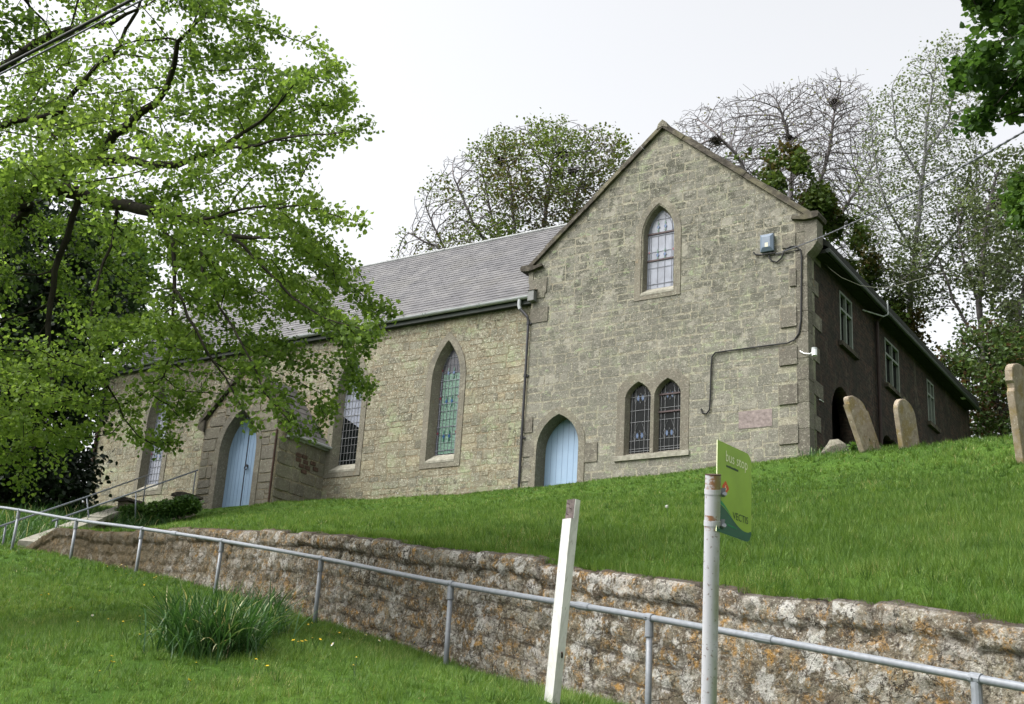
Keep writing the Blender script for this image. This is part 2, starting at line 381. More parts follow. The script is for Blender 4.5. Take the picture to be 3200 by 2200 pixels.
def _rwall():
    M = NM('lichened_rubble', .95, .12)
    t = M.attr()
    c = M.ramp(t, [(0, (.14, .118, .085)), (.3, (.215, .185, .132)), (.6, (.27, .245, .185)), (.85, (.19, .18, .145)), (1, (.32, .29, .22))])
    n = M.noise(3.2, 8, .72); c = M.mix(M.ramp(n, [(.40, .7), (.58, 0)]), c, (.115, .09, .068))
    o = M.noise(7.5, 9, .78, dist=.4)
    c = M.mix(M.ramp(o, [(.52, 0), (.59, .85)]), c, (.34, .20, .07))
    o2 = M.noise(9, 6, .7)
    c = M.mix(M.ramp(o2, [(.58, 0), (.63, .75)]), c, (.42, .235, .06))
    g = M.noise(5.2, 9, .75, vec=M.scale(M.pos, (1.1, 1.1, .95)))
    c = M.mix(M.ramp(g, [(.525, 0), (.575, .8)]), c, (.35, .33, .29))
    wv = M.noise(5.6, 10, .66, dist=.25); wl = M.noise(1.3, 4, .5)
    wf = M.math('MULTIPLY', M.ramp(wv, [(.535, 0), (.565, 1)]), M.ramp(wl, [(.4, .25), (.58, 1)]))
    c = M.mix(M.math('MULTIPLY', wf, .8), c, (.54, .53, .50))
    d = M.noise(17, 8, .8); c = M.mix(M.ramp(d, [(.38, .9), (.47, 0)]), c, (.06, .048, .038))
    vd = M.vor(16, 'F1'); c = M.mix(M.math('MULTIPLY', M.ramp(vd, [(.10, .9), (.22, 0)]), M.ramp(M.noise(2.3, 4), [(.42, 0), (.55, 1)])), c, (.045, .036, .028))
    sp = M.noise(40, 4, .7); c = M.mix(M.ramp(sp, [(.56, 0), (.62, .7)]), c, (.50, .48, .42)); c = M.mix(M.ramp(sp, [(.37, .75), (.43, 0)]), c, (.07, .055, .042))
    cr = M.vor(3.1, 'DISTANCE_TO_EDGE', vec=M.n_add(M.scale(M.pos, (1, 1, 1.7)), M.noise(4, 5, .65, col=True), .35)); c = M.mix(M.math('MULTIPLY', M.ramp(cr, [(.008, .9), (.022, 0)]), M.ramp(M.noise(1.4, 4), [(.40, .2), (.55, 1)])), c, (.04, .032, .025))
    c = M.mix(M.math('MULTIPLY', M.attr('joint'), .85), c, (.05, .04, .03))
    # damp mossy left end
    z = M.sepz(0); mr = M.n('ShaderNodeMapRange'); mr.inputs[1].default_value = -9; mr.inputs[2].default_value = -15
    mr.inputs[3].default_value = 0; mr.inputs[4].default_value = .9; M.set(mr.inputs[0], z)
    c = M.mix(M.math('MULTIPLY', mr.outputs[0], M.ramp(M.noise(1.6, 5), [(.3, .65), (.5, 1)])), c, (.062, .048, .026))
    h = M.math('ADD', M.noise(14, 8, .72), M.math('MULTIPLY', M.noise(45, 5, .6), .4))
    return M.done(c, M.bump(h, 1.0, .05))
M_rwall = _rwall()
def _grave():
    M = NM('gravestone_lichen', .92, .15); n = M.noise(7, 8, .7); o = M.noise(3.3, 6, .65)
    c = M.ramp(n, [(.35, (.20, .16, .12)), (.5, (.27, .225, .17)), (.7, (.36, .31, .255))])
    c = M.mix(M.ramp(o, [(.48, 0), (.62, .8)]), c, (.22, .165, .065))
    c = M.mix(M.ramp(M.noise(20, 5, .6), [(.62, 0), (.68, .7)]), c, (.5, .48, .42))
    return M.done(c, M.bump(n, .5, .02))
M_grave = _grave()
def _bark(name, a, b, sc=6):
    M = NM(name, .95, .1); n = M.noise(sc, 7, .7, vec=M.scale(M.pos, (1, 1, .6)))
    c = M.ramp(n, [(.35, a), (.65, b)])
    return M.done(c, M.bump(n, .8, .03))
M_bark = _bark('dark_bark', (.02, .018, .015), (.055, .05, .038))
M_bark_bare = _bark('grey_bark', (.10, .09, .092), (.19, .172, .175), 4)  # grey bark, lightened to put haze over distant thin twigs into its colour
M_bark_pale = _bark('pale_bark', (.15, .15, .155), (.28, .275, .275), 4)
def leafmat(name, stops, trans=.45, rough=.5, tcol=1.3):
    M = NM(name, rough, .3); t = M.attr()
    c = M.ramp(t, stops)
    tr = M.n('ShaderNodeBsdfTranslucent'); M.set(tr.inputs['Color'], M.mix(1, c, (tcol, tcol, .6*tcol), 'MULTIPLY'))
    mx = M.n('ShaderNodeMixShader'); mx.inputs[0].default_value = trans
    M.set(M.b.inputs['Base Color'], c)
    M.nt.links.new(M.b.outputs[0], mx.inputs[1]); M.nt.links.new(tr.outputs[0], mx.inputs[2]); M.nt.links.new(mx.outputs[0], M.out.inputs['Surface'])
    return M.m
M_lf_big = leafmat('fresh_green_leaf', [(0, (.062, .112, .024)), (.5, (.14, .22, .046)), (1, (.215, .305, .075))], .55, .5, 1.45)
M_lf_syc = leafmat('spring_leaf', [(0, (.10, .078, .04)), (.3, (.09, .105, .035)), (.6, (.10, .145, .035)), (1, (.14, .195, .05))], .4)
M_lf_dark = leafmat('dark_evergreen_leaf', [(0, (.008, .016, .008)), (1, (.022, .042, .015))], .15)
M_lf_holly = leafmat('bronze_green_leaf', [(0, (.10, .075, .025)), (.4, (.05, .085, .02)), (1, (.09, .13, .03))], .3)
M_lf_deep = leafmat('deep_green_leaf', [(0, (.032, .07, .017)), (.6, (.062, .125, .028)), (1, (.10, .18, .042))], .4)
M_lf_wil = leafmat('greyish_green_leaf', [(0, (.07, .09, .045)), (.5, (.11, .14, .075)), (1, (.17, .21, .12))], .4)
M_lf_pale = leafmat('budding_leaf', [(0, (.16, .15, .13)), (1, (.2, .22, .13))], .4)
M_lf_hedge = leafmat('mixed_hedge_leaf', [(0, (.10, .06, .035)), (.25, (.05, .08, .025)), (.7, (.07, .12, .035)), (1, (.13, .17, .08))], .35)
M_grass = leafmat('grass_blade', [(0, (.038, .086, .016)), (.45, (.092, .172, .030)), (.8, (.15, .24, .046)), (.93, (.20, .25, .075)), (1, (.36, .31, .15))], .35, .6, 1.15)
M_daff = leafmat('daffodil_blade', [(0, (.022, .06, .018)), (.6, (.042, .105, .028)), (.88, (.09, .17, .05)), (.93, (.35, .37, .22)), (1, (.4, .36, .2))], .3, .45)
def _ground():
    M = NM('turf', 1, .05); n = M.noise(1.2, 5); n2 = M.noise(14, 6, .7)
    c = M.mix(M.ramp(n, [(.35, 0), (.65, 1)]), (.04, .085, .014), (.065, .12, .02))
    c = M.mix(M.ramp(n2, [(.35, .8), (.55, 0)]), c, (.025, .045, .01))
    c = M.mix(M.ramp(M.noise(3.3, 6, .7), [(.66, 0), (.74, .6)]), c, (.12, .09, .05))
    return M.done(c, M.bump(n2, .8, .03))
M_ground = _ground()
def _road():
    M = NM('asphalt', .9, .2); n = M.noise(90, 4, .6)
    return M.done(M.ramp(n, [(.3, (.035, .035, .036)), (.7, (.075, .074, .072))]), M.bump(n, .5, .01))
M_road = _road()

# ------------------------------------------------------------------ key positions
Y0 = 27.103; XC = -9.82; YN = Y0+.15; YB = 43.0
XGL = -17.57; XNL = -34.9
POSTPX = [(3050, 2120), (2030, 1930), (1410, 1825), (1005, 1745), (695, 1690), (445, 1652), (240, 1625), (60, 1594)]
POSTZ = [9.1*(1+.244*i) for i in (-1, 0, 1, 2, 3)]+[9.1*1.95, 9.1*2.17, 9.1*2.37]
RAIL = [atD(*q, z) for q, z in zip(POSTPX, POSTZ)]
# retaining wall face in plan: behind the rail
NRM = np.array([.37, .93])
WP = [np.array(p[:2])+NRM*.24 for p in RAIL]
WP = [WP[0]+(WP[0]-WP[1])*4]+WP+[WP[-1]+np.array([-2.3, .2]), WP[-1]+np.array([-30, 1.0])]
WPx = np.array([p[0] for p in WP])[::-1]; WPy = np.array([p[1] for p in WP])[::-1]
def ywall(x): return np.interp(x, WPx, WPy)
def on_wall(px, py, off=0.0):
    d = ray(px, py); lo, hi = 2.0, 60.0
    # find the distance where the ray meets the wall face
    ts = np.linspace(lo, hi, 6000); P = ts[:, None]*d[None, :2]
    g = P[:, 1]-(ywall(P[:, 0])+off); i = int(np.argmax(g > 0)); return E3(d*ts[i])
K = 1.3787
TOPPX = [(x*K, y*K) for x, y in [(215, 1200), (300, 1200), (450, 1196), (600, 1200), (700, 1207), (800, 1210), (900, 1222), (1000, 1238), (1100, 1250), (1200, 1265), (1330, 1285), (1460, 1305), (1530, 1316), (1650, 1332), (1750, 1345), (1900, 1353), (2000, 1368), (2150, 1390), (2321, 1415)]]
BOTPX = [(x*K, y*K) for x, y in [(40, 1246), (130, 1258), (165, 1265), (300, 1296), (480, 1338), (690, 1400), (830, 1440), (920, 1468), (1010, 1500), (1100, 1530), (1240, 1575), (1400, 1610), (1700, 1690), (2100, 1800)]]
WT = np.array([on_wall(*q) for q in TOPPX]); WB = np.array([on_wall(*q) for q in BOTPX])
WT = WT[np.argsort(WT[:, 0])]; WB = WB[np.argsort(WB[:, 0])]
def zbot(x): return np.interp(x, np.r_[-60, WB[:, 0], 30], np.r_[WB[0, 2]+5, WB[:, 2], WB[-1, 2]-3])
def ztop(x):
    z = np.interp(x, np.r_[-60, WT[:, 0], 30], np.r_[WT[0, 2]+6, WT[:, 2], WT[-1, 2]-2.2]); k = np.clip((-17.6-np.asarray(x, float))/1.1, 0, 1)
    return z*(1-k)+(zbot(x)+.06)*k
def tps_fit(P):
    P = np.array(P, float); n = len(P); d = np.linalg.norm(P[:, None, :2]-P[None, :, :2], axis=2)
    Kk = np.where(d > 0, d*d*np.log(d+1e-9), 0)+np.eye(n)*.4
    Q = np.c_[np.ones(n), P[:, :2]]; A = np.zeros((n+3, n+3)); A[:n, :n] = Kk; A[:n, n:] = Q; A[n:, :n] = Q.T
    sol = np.linalg.solve(A, np.r_[P[:, 2], 0, 0, 0]); return P, sol
def tps_eval(T, x, y):
    P, s = T; x = np.asarray(x, float); y = np.asarray(y, float)
    out = s[-3]+s[-2]*x+s[-1]*y
    for i in range(len(P)):
        d2 = (x-P[i, 0])**2+(y-P[i, 1])**2; out = out+s[i]*.5*d2*np.log(d2+1e-12)
    return out
up = [tuple(p) for p in WT]
for q in [(1700, 1520), (1900, 1500), (2100, 1480), (2320, 1458), (2531, 1432)]: up.append(tuple(onY(*q, Y0)))
for q in [(1620, 1530), (1450, 1543), (1300, 1552), (1150, 1560), (1010, 1567)]: up.append(tuple(onY(*q, YN)))
for q in [(850, 1572), (740, 1585), (610, 1592)]: up.append(tuple(onY(*q, 25.2)))
up += [(-31, 27.2, 9.0), (-35, 27.2, 9.2), (-40, 26, 9.3), (-36, 20, 8.2), (-28, 19.5, 7.3), (-45, 30, 10)]
up += [tuple(atD(2680, 1412, 25.5)), tuple(atD(2860, 1398, 25.5)), tuple(atD(3060, 1378, 24.5)), tuple(atD(3250, 1358, 23.5))]
zr = atD(3060, 1378, 24.5)[2]
up += [(-9.6, 29, 8.95), (-9.6, 42, 9.3), (-3, 27, zr+.1), (3, 24, zr+.2), (-3, 40, 9.6), (4, 36, 9.5), (-18, 50, 9.8), (-34, 45, 10)]
for (wx, cxx, cyy, cz) in [(-1.5, -6, 27, 8.9), (-4, *up[len(WT)+4]), (-7, *up[len(WT)+3]), (-9.5, *up[len(WT)+1]), (-12, *up[len(WT)+5]), (-14.5, *up[len(WT)+8]), (-16.5, *up[len(WT)+11]), (2.5, 1, 26, 9.0)]:
    a_ = np.array([wx, ywall(wx), float(np.interp(wx, WT[:, 0], WT[:, 2]))]); b_ = np.array([cxx, cyy, cz])
    for f_, dz_ in ((.3, .12), (.55, .22), (.8, .16)): q_ = a_*(1-f_)+b_*f_; up.append((q_[0], q_[1], q_[2]-dz_))
for f_ in (0, .25, .5, .75, 1):
    q_ = atD(92, 1692, 22.6)*(1-f_)+atD(393, 1580, 36)*f_
    up += [(q_[0]+.9, q_[1]+.3, q_[2]-.42), (q_[0]-1.0, q_[1]-.2, q_[2]-.08)]
TU = tps_fit(up)
lo = [tuple(p) for p in WB]
lo += [tuple(atD(0, 2190, 8.2)), tuple(atD(400, 2195, 8)), tuple(atD(800, 2200, 7.8)), tuple(atD(1200, 2200, 7.7)), tuple(atD(1600, 2200, 7.6)), tuple(atD(-600, 2150, 9))]
lo += [tuple(atD(200, 1950, 12.5)), tuple(atD(0, 1850, 15))]
lo += [(-3.2, 4.2, .2), (-7, 3.2, .25), (.5, 4.8, .1), (3, 4.6, .0), (-12, 4.5, .9), (-20, 7, 2.3)]
TL = tps_fit(lo)
def zground(x, y):
    x = np.asarray(x, float); y = np.asarray(y, float); yw = ywall(x)
    zu = np.minimum(tps_eval(TU, x, y), 11.5); zu = np.maximum(zu, 1.0)
    # merge to the wall top near the wall
    t = np.clip((y-yw)/1.2, 0, 1); zu = zu*t+(ztop(x)-.02)*(1-t)
    zl = np.clip(tps_eval(TL, x, y), 0.0, 9)
    t2 = np.clip((yw-y)/.8, 0, 1); zl = zl*t2+zbot(x)*(1-t2)
    return np.where(y > yw+.2, zu, zl)
def bumpz(x, y):
    return .028*np.sin(x*2.1+1.3*np.sin(y*1.7))*np.cos(y*1.9+.8*np.sin(x*2.6))+.012*np.sin(x*7.3+y*3.1)*np.sin(y*6.1-x*2.2)
# ------------------------------------------------------------------ ground sheet
xs = np.concatenate([np.linspace(-400, -60, 12)[:-1], np.arange(-60, -30, 1.0), np.arange(-30, 6, .18), np.arange(6, 30, 1.5), np.linspace(30, 400, 12)])
ts = np.concatenate([-np.geomspace(60, 8, 14), -np.arange(7.8, .15, -.2), [-.1, .12, .24, .4], np.arange(.6, 20, .25), np.arange(20, 45, 1.2), np.geomspace(46, 500, 16)])
GX, GT = np.meshgrid(xs, ts, indexing='ij'); GY = ywall(GX)+GT
far = np.clip((np.hypot(GX+12, GY-20)-32)/30, 0, 1)
GZ = zground(np.clip(GX, -55, 12), np.clip(GY, -4, 60))
GZ = GZ*(1-far)+np.where(GT > 0, 10.0, np.clip(-.18*(GX)-1.0, 0, 6)*np.clip((GY+8)/20, 0, 1))*far
GZ = GZ+np.where(np.abs(GT) < .3, 0, bumpz(GX, GY))
GZ = np.where(GT < 0, np.maximum(GZ, -.02), GZ)
nx, ny = GX.shape
V = np.c_[GX.ravel(), GY.ravel(), GZ.ravel()]
I, J = np.meshgrid(np.arange(nx-1), np.arange(ny-1), indexing='ij'); a = (I*ny+J).ravel()
F = np.c_[a, a+ny, a+ny+1, a+1]
g = np_mesh('ground', V, F, M_ground, smooth=True); tag(g, 'grassy ground of the churchyard slope and roadside bank', 'ground', kind='structure')
mb = MB()   # the lane the photographer stands on, following the bank
rp = []
for x in np.linspace(-40, 25, 40):
    yb = np.interp(x, [-40, -12, 0, 25], [6, 1.5, 2.2, 1.0]); zb = 0.035+float(np.interp(x, [-40, -14, -5, 25], [5.0, .8, .02, 0]))
    rp.append(((x, yb, zb), (x, yb-6, zb-.02)))
for i in range(len(rp)-1): mb.add([rp[i][0], rp[i+1][0], rp[i+1][1], rp[i][1]], [(0, 1, 2, 3)])
tag(mb.build('road', M_road), 'grey asphalt lane below the grass bank', 'road', kind='structure')

# ------------------------------------------------------------------ grass blades
def blades(P, h, wd, lean, tone, la):
    n = len(P); ang = la+np.pi/2+rng.normal(0, .5, n)
    ax = np.c_[np.cos(ang), np.sin(ang), np.zeros(n)]*wd[:, None]*.5
    tip = P+np.c_[np.cos(la)*lean*h, np.sin(la)*lean*h, h*np.sqrt(np.maximum(.1, 1-lean**2))]
    V = np.stack([P-ax, P+ax, tip], 1).reshape(-1, 3); F = np.arange(3*n).reshape(n, 3); return V, F, tone
def patch(x, y, f): return np.sin(x*f+1.7*np.sin(y*f*.7))*np.cos(y*f*1.1+1.3*np.sin(x*f*.8))
def grass(name, sign, n_cand, dens0, label):
    x = rng.uniform(-37, 9, n_cand); t = rng.uniform(.06, 22, n_cand) if sign > 0 else -rng.uniform(.03, 9.5, n_cand)
    if sign > 0: t = t*rng.uniform(0.0, 1, n_cand)**.35
    y = ywall(x)+t; z0 = zground(x, y)+bumpz(x, y)*(np.abs(t) > .3)
    if sign > 0: z0 = np.where(t < .5, np.maximum(z0, ztop(x)-.02), z0)
    px, py, zc = proj(np.c_[x, y, z0])
    keep = (px > -330) & (px < 4700) & (py < 2500) & (py > 1200) & (zc > 3)
    keep &= rng.uniform(0, 1, n_cand) < np.clip((dens0/zc)**2, 0, 1)
    keep &= ~((y > Y0-.05) & (x < XC+.05)) & ~((y > 25.2) & (x < -24.4) & (x > -27.6)) & (zc < 46)
    x, y, z0, zc, t = x[keep], y[keep], z0[keep], zc[keep], t[keep]; n = len(x)
    cl = patch(x, y, 2.3)*.5+patch(x+9, y-4, 6.1)*.5
    h = rng.uniform(.028, .072, n)*np.clip(1+.9*cl, .35, 3); 
    if sign > 0: h *= 1+.9*np.clip((x+10)/4, 0, 1)*np.clip(.35+patch(x, y, 1.6), 0, 1)+.6*np.exp(-t/.25)
    wd = np.clip(.0042*zc/9, .0042, .012)*rng.uniform(.7, 1.4, n)
    lean = np.clip(rng.normal(.62, .25, n), .05, .97)
    tone = np.clip(.42+.20*patch(x, y, .75)+.10*patch(x-5, y+3, .35)+.22*cl+.10*patch(x+3, y, 11)+rng.normal(0, .2, n), 0, .92)
    dry = rng.uniform(0, 1, n) < .015+.25*np.clip(patch(x-3, y+2, 1.6)-.6, 0, 1)+.12*(sign > 0)*np.clip(patch(x+2, y, 2.2)-.2, 0, 1)*np.exp(-t/.9); tone[dry] = 1
    # tussocks: fans of longer blades
    nt_ = len(x)//26; ci = rng.integers(0, n, nt_*14); ci = np.repeat(rng.integers(0, n, nt_), 14); az = rng.uniform(0, 2*np.pi, len(ci)); rr_ = np.abs(rng.normal(0, .022, len(ci)))
    edge = (sign > 0) & (t[ci] < .55); az = np.where(edge, rng.normal(-1.2, .8, len(ci)), az)
    P2 = np.c_[x[ci]+np.cos(az)*rr_, y[ci]+np.sin(az)*rr_, z0[ci]-.006]; sz = np.repeat(rng.uniform(.6, 1.25, nt_), 14)*(1+.5*np.clip((x[ci]+9)/4, 0, 1)*(sign > 0))
    h2 = rng.uniform(.05, .10, len(ci))*sz; l2 = np.clip(rng.normal(.62, .2, len(ci)), .1, .95); t2 = np.clip(np.repeat(rng.normal(.42, .2, nt_), 14)+rng.normal(0, .12, len(ci)), 0, .92)
    az_all = np.r_[rng.uniform(0, 2*np.pi, n), az]
    P_ = np.r_[np.c_[x, y, z0-.006], P2]; h = np.r_[h, h2]; wd = np.r_[wd, wd[ci]*1.15]; lean = np.r_[lean, l2]; tone = np.r_[tone, t2]
    V, F, tone = blades(P_, h, wd, lean, tone, az_all)
    o = np_mesh(name, V, F, M_grass, tone=tone); tag(o, label, 'grass', kind='stuff'); print(name, n)
grass('lawn_grass', 1, 2900000, 13, 'bright green grass on the slope above the retaining wall')
grass('bank_grass', -1, 1450000, 13, 'short green grass on the roadside bank below the handrail')
# ------------------------------------------------------------------ chapel
CH = empty('chapel', (XC-4, Y0+4, 8.9), 'old stone chapel with slate roof and pale blue doors above the lawn', 'chapel')
mpN = lambda u, v, d: (u, YN+d, v)
mpG = lambda u, v, d: (u, Y0+d, v)
mpS = lambda u, v, d: (XC-d, u, v)
def stones(mb, mp, courses, free, wr, gap=.012, proud=.012, jit=.010, r=random):
    """courses: list of z levels; free(z)->list of (u0,u1) intervals"""
    for z0, z1 in zip(courses[:-1], courses[1:]):
        for (a, b) in free((z0+z1)/2, z0, z1):
            u = a
            while u < b-.04:
                wd = r.uniform(*wr)
                if b-u-wd < wr[0]*.7: wd = b-u
                u1 = min(b, u+wd); zz0, zz1 = z0+r.uniform(-jit, jit), z1+r.uniform(-jit, jit)
                parts = [(zz0, zz1)]
                if r.random() < .12 and z1-z0 > .17 and wd < .45: zm = z0+(z1-z0)*r.uniform(.4, .6); parts = [(zz0, zm), (zm, zz1)]
                for (p0, p1) in parts:
                    g2 = gap*r.uniform(.5, 1.2); j = lambda: r.uniform(-jit, jit)
                    A = [(u+g2+j()*.5, p0+g2+j()*.6), (u1-g2+j()*.5, p0+g2+j()*.6), (u1-g2+j()*.5, p1-g2+j()*.6), (u+g2+j()*.5, p1-g2+j()*.6)]
                    # cut the corners a little so that stones are not perfect rectangles
                    o8 = []
                    for i in range(4):
                        p, q, s2 = A[i-1], A[i], A[(i+1) % 4]; k1, k2 = r.uniform(.04, .16), r.uniform(.04, .16)
                        o8.append((q[0]+(p[0]-q[0])*k1, q[1]+(p[1]-q[1])*k1)); o8.append((q[0]+(s2[0]-q[0])*k2, q[1]+(s2[1]-q[1])*k2))
                    cx = sum(q[0] for q in o8)/8; cz = sum(q[1] for q in o8)/8; pr = proud*r.uniform(.5, 1.5)
                    B = [(cx+(q[0]-cx)*.93, cz+(q[1]-cz)*.9) for q in o8]
                    mb.add([mp(q[0], q[1], .01) for q in o8]+[mp(q[0], q[1], -pr) for q in B],
                           [tuple(range(8, 16))]+[(i, (i+1) % 8, 8+(i+1) % 8, 8+i) for i in range(8)], min(1, max(0, r.gauss(.5, .3))))
                u = u1
def subtract(iv, blocks):
    out = iv
    for (a, b) in blocks:
        n = []
        for (x0, x1) in out:
            if b <= x0 or a >= x1: n.append((x0, x1)); continue
            if a > x0+.05: n.append((x0, a))
            if b < x1-.05: n.append((b, x1))
        out = n
    return out
def poly_span(poly, z):
    xsn = []
    for i in range(len(poly)):
        (x0, z0), (x1, z1) = poly[i-1], poly[i]
        if (z0-z)*(z1-z) < 0: xsn.append(x0+(x1-x0)*(z-z0)/(z1-z0))
    return (min(xsn), max(xsn)) if len(xsn) >= 2 else None
def courses(z0, z1, lo, hi, r=random):
    out = [z0]
    while out[-1] < z1-lo: out.append(min(z1, out[-1]+r.uniform(lo, hi)))
    out[-1] = z1
    return out

# windows and doors: outer outline of the dressed surround, then the opening
zs_ = lambda v: v[2]
W3c = (onY(1310, 1467, YN)[0]+onY(1436, 1456, YN)[0])/2; W2c = (onY(1009, 1493, YN)[0]+onY(1126, 1482, YN)[0])/2
W1c = (onY(416, 1548, YN)[0]+onY(502, 1540, YN)[0])/2
WZ0 = onY(1310, 1467, YN)[2]; WZT = onY(1408, 1036, YN)[2]; WHW = (onY(1436, 1456, YN)[0]-onY(1310, 1467, YN)[0])/2
WZS = WZT-1.45
print('nave windows', W1c, W2c, W3c, WZ0, WZT, WHW)
def lancet(cx, z0, hw, zs, zt, inset=0, n=0):
    h = zt-zs; a = hw-inset; z0 = z0+inset; h = h-inset*.6
    rt = [(a, zs), (a*.90, zs+h*.28), (a*.68, zs+h*.56), (a*.36, zs+h*.82), (0, zs+h)]
    return [(cx-a, z0), (cx+a, z0)]+[(cx+u, v) for u, v in rt]+[(cx-u, v) for u, v in rt[-2::-1]]
def surround(name, mp, outer, ring, recess, splay, parent, z_sill_up=.0, mat=None, win=None):
    """proud ring with a splayed reveal. outer = (cx,z0,hw,zs,zt)"""
    cx, z0, hw, zs, zt = outer
    O = arch(*outer); I = arch(*outer, inset=ring); D = arch(cx, z0+z_sill_up, hw, zs, zt, inset=ring+splay)
    mb = MB(); pr = -.022
    mb.loft([mp(u, v, .05) for u, v in O], [mp(u, v, pr) for u, v in O])
    n = len(O)
    A = [mp(u, v, pr) for u, v in O]; B = [mp(u, v, pr) for u, v in I]
    for i in range(n):     # ring split into voussoirs with their own tone
        j = (i+1) % n; mb.add([A[i], A[j], B[j], B[i]], [(0, 1, 2, 3)], [.2, .7, .45, .9, .3][(i//3) % 5])
    mb.loft([mp(u, v, pr) for u, v in I], [mp(u, v, recess) for u, v in D], tone=.5)
    return mb.build(name, mat or M_ashlar, parent), D
def pane_mesh(D, mp, d, mat, parent, name='pane'):
    mb = MB(); mb.add([mp(u, v, d) for u, v in D], [tuple(range(len(D)))]); return mb.build(name, mat, parent)
def clipbar(mb, poly, mp, d, kind, c, w=.007, th=.008, lim=None):
    """vertical or horizontal lead bar clipped to the pane outline"""
    if kind == 'v':
        sp = poly_span([(v, u) for u, v in poly], c)
        if sp is None: return
        a, b = sp
        if lim: a, b = max(a, lim[0]), min(b, lim[1])
        if b > a: mb.prism([(c-w, a), (c+w, a), (c+w, b), (c-w, b)], mp, d, d-th)
    else:
        sp = poly_span(poly, c)
        if sp is None: return
        a, b = sp
        if lim: a, b = max(a, lim[0]), min(b, lim[1])
        if b > a: mb.prism([(a, c-w), (b, c-w), (b, c+w), (a, c+w)], mp, d, d-th)
def diamond(mb, mp, d, u, v, a, b): mb.prism([(u, v-b), (u+a, v), (u, v+b), (u-a, v)], mp, d, d-.004)
def leaded(D, mp, d, parent, motifs, nv=5, hstep=.45, came=None, bord=True):
    came = came or M_came; mb = MB(); us = [q[0] for q in D]; vs = [q[1] for q in D]
    u0, u1, v0, v1 = min(us), max(us), min(vs), max(vs); cx = (u0+u1)/2; wdt = u1-u0
    for k in range(nv):
        u = u0+wdt*(k+.5)/nv if nv > 1 else cx
        clipbar(mb, D, mp, d, 'v', u, .0035)
    if bord:
        for u in (u0+.05, u1-.05): clipbar(mb, D, mp, d, 'v', u, .004)
    k = 0; v = v0+.12
    while v < v1-.1: clipbar(mb, D, mp, d, 'h', v, .007 if k % 3 == 0 else .003, .010); v += hstep/2; k += 1
    # intersecting curves in the head
    o = MB()
    for s in (-1, 1):
        pts = [(cx+s*wdt*.42*math.cos(t)*(1 if True else 0), v1-.75+.62*math.sin(t)) for t in np.linspace(0, 1.35, 7)]
        mb.tube([mp(p[0], p[1], d-.004) for p in pts], .006, 4)
    mb.build('lead_came', came, parent)
    b = MB(); g = MB(); r = MB()
    for (fu, fv) in motifs:
        for s in (-1, 1):
            u = cx+fu*wdt+s*wdt*.13; v = v0+(v1-v0)*fv
            diamond(b, mp, d-.009, u, v, .045, .065); diamond(g, mp, d-.007, u, v+.10, .024, .08); diamond(g, mp, d-.007, u, v-.10, .024, .08)
        for s in (-1, 1): diamond(r, mp, d-.007, cx+s*(wdt/2-.05), v0+(v1-v0)*fv+.1, .03, .045)
    if motifs:
        b.build_each('blue_glass', M_bluegl, parent); g.build_each('green_glass', M_greengl, parent); r.build_each('red_glass', M_redgl, parent)
def window(mp, outer, ring, recess, splay, kind, label=None, motifs=(), nv=5, hstep=.45, bord=True):
    nm, D = surround('window', mp, outer, ring, recess, splay, CH, z_sill_up=.10)
    if label: nm['label'] = label
    cx, z0, hw, zs, zt = outer
    sb = MB(); i0 = hw-ring     # sloping sill
    pts = [(cx-hw, z0), (cx+hw, z0)]
    sb.add([mp(cx-i0+.004, z0+ring-.05, -.030), mp(cx+i0-.004, z0+ring-.05, -.030), mp(cx+i0-.004, z0+ring+.012, -.030), mp(cx-i0+.004, z0+ring+.012, -.030),
            mp(cx+i0-splay, z0+ring+splay+.10, recess-.003), mp(cx-i0+splay, z0+ring+splay+.10, recess-.003)],
           [(0, 1, 2, 3), (3, 2, 4, 5)], .9)
    sb.build('sill', M_sill, nm)
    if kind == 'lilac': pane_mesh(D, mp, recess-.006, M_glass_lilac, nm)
    elif kind == 'half':
        pane_mesh(D, mp, recess-.006, M_glass_dark, nm)
        us = [q[0] for q in D]; vs = [q[1] for q in D]; u0, u1, v1 = min(us), max(us), max(vs); vm = z0+(v1-z0)*.50
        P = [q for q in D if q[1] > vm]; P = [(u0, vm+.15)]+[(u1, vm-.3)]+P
        pane_mesh(P, mp, recess-.009, M_glass_lilac, nm, 'sky_reflection_pane')  # reflected sky laid over the upper part as a pale sheet
    elif kind == 'dark': pane_mesh(D, mp, recess-.006, M_glass_dark, nm)
    elif kind == 'blind':
        pane_mesh(D, mp, recess-.006, M_glass_mid, nm)
        bl = MB(); us = [q[0] for q in D]; vs = [q[1] for q in D]; u0, u1, v0, v1 = min(us), max(us), min(vs), max(vs)
        v = v0+.03
        while v < v1-.72:
            bl.prism([(u0+.10, v), (u1-.01, v), (u1-.01, v+.032), (u0+.10, v+.032)], lambda a_, b_, c_: mp(a_, b_, c_+(b_-v)*.15), recess-.008, recess-.010); v += .04
        bl.build('green_blind', M_blind, nm)
    leaded(D, mp, recess-.014, nm, motifs, nv, hstep, M_came_dark if kind in ('blind', 'lilac') else None, bord)
    return nm, D
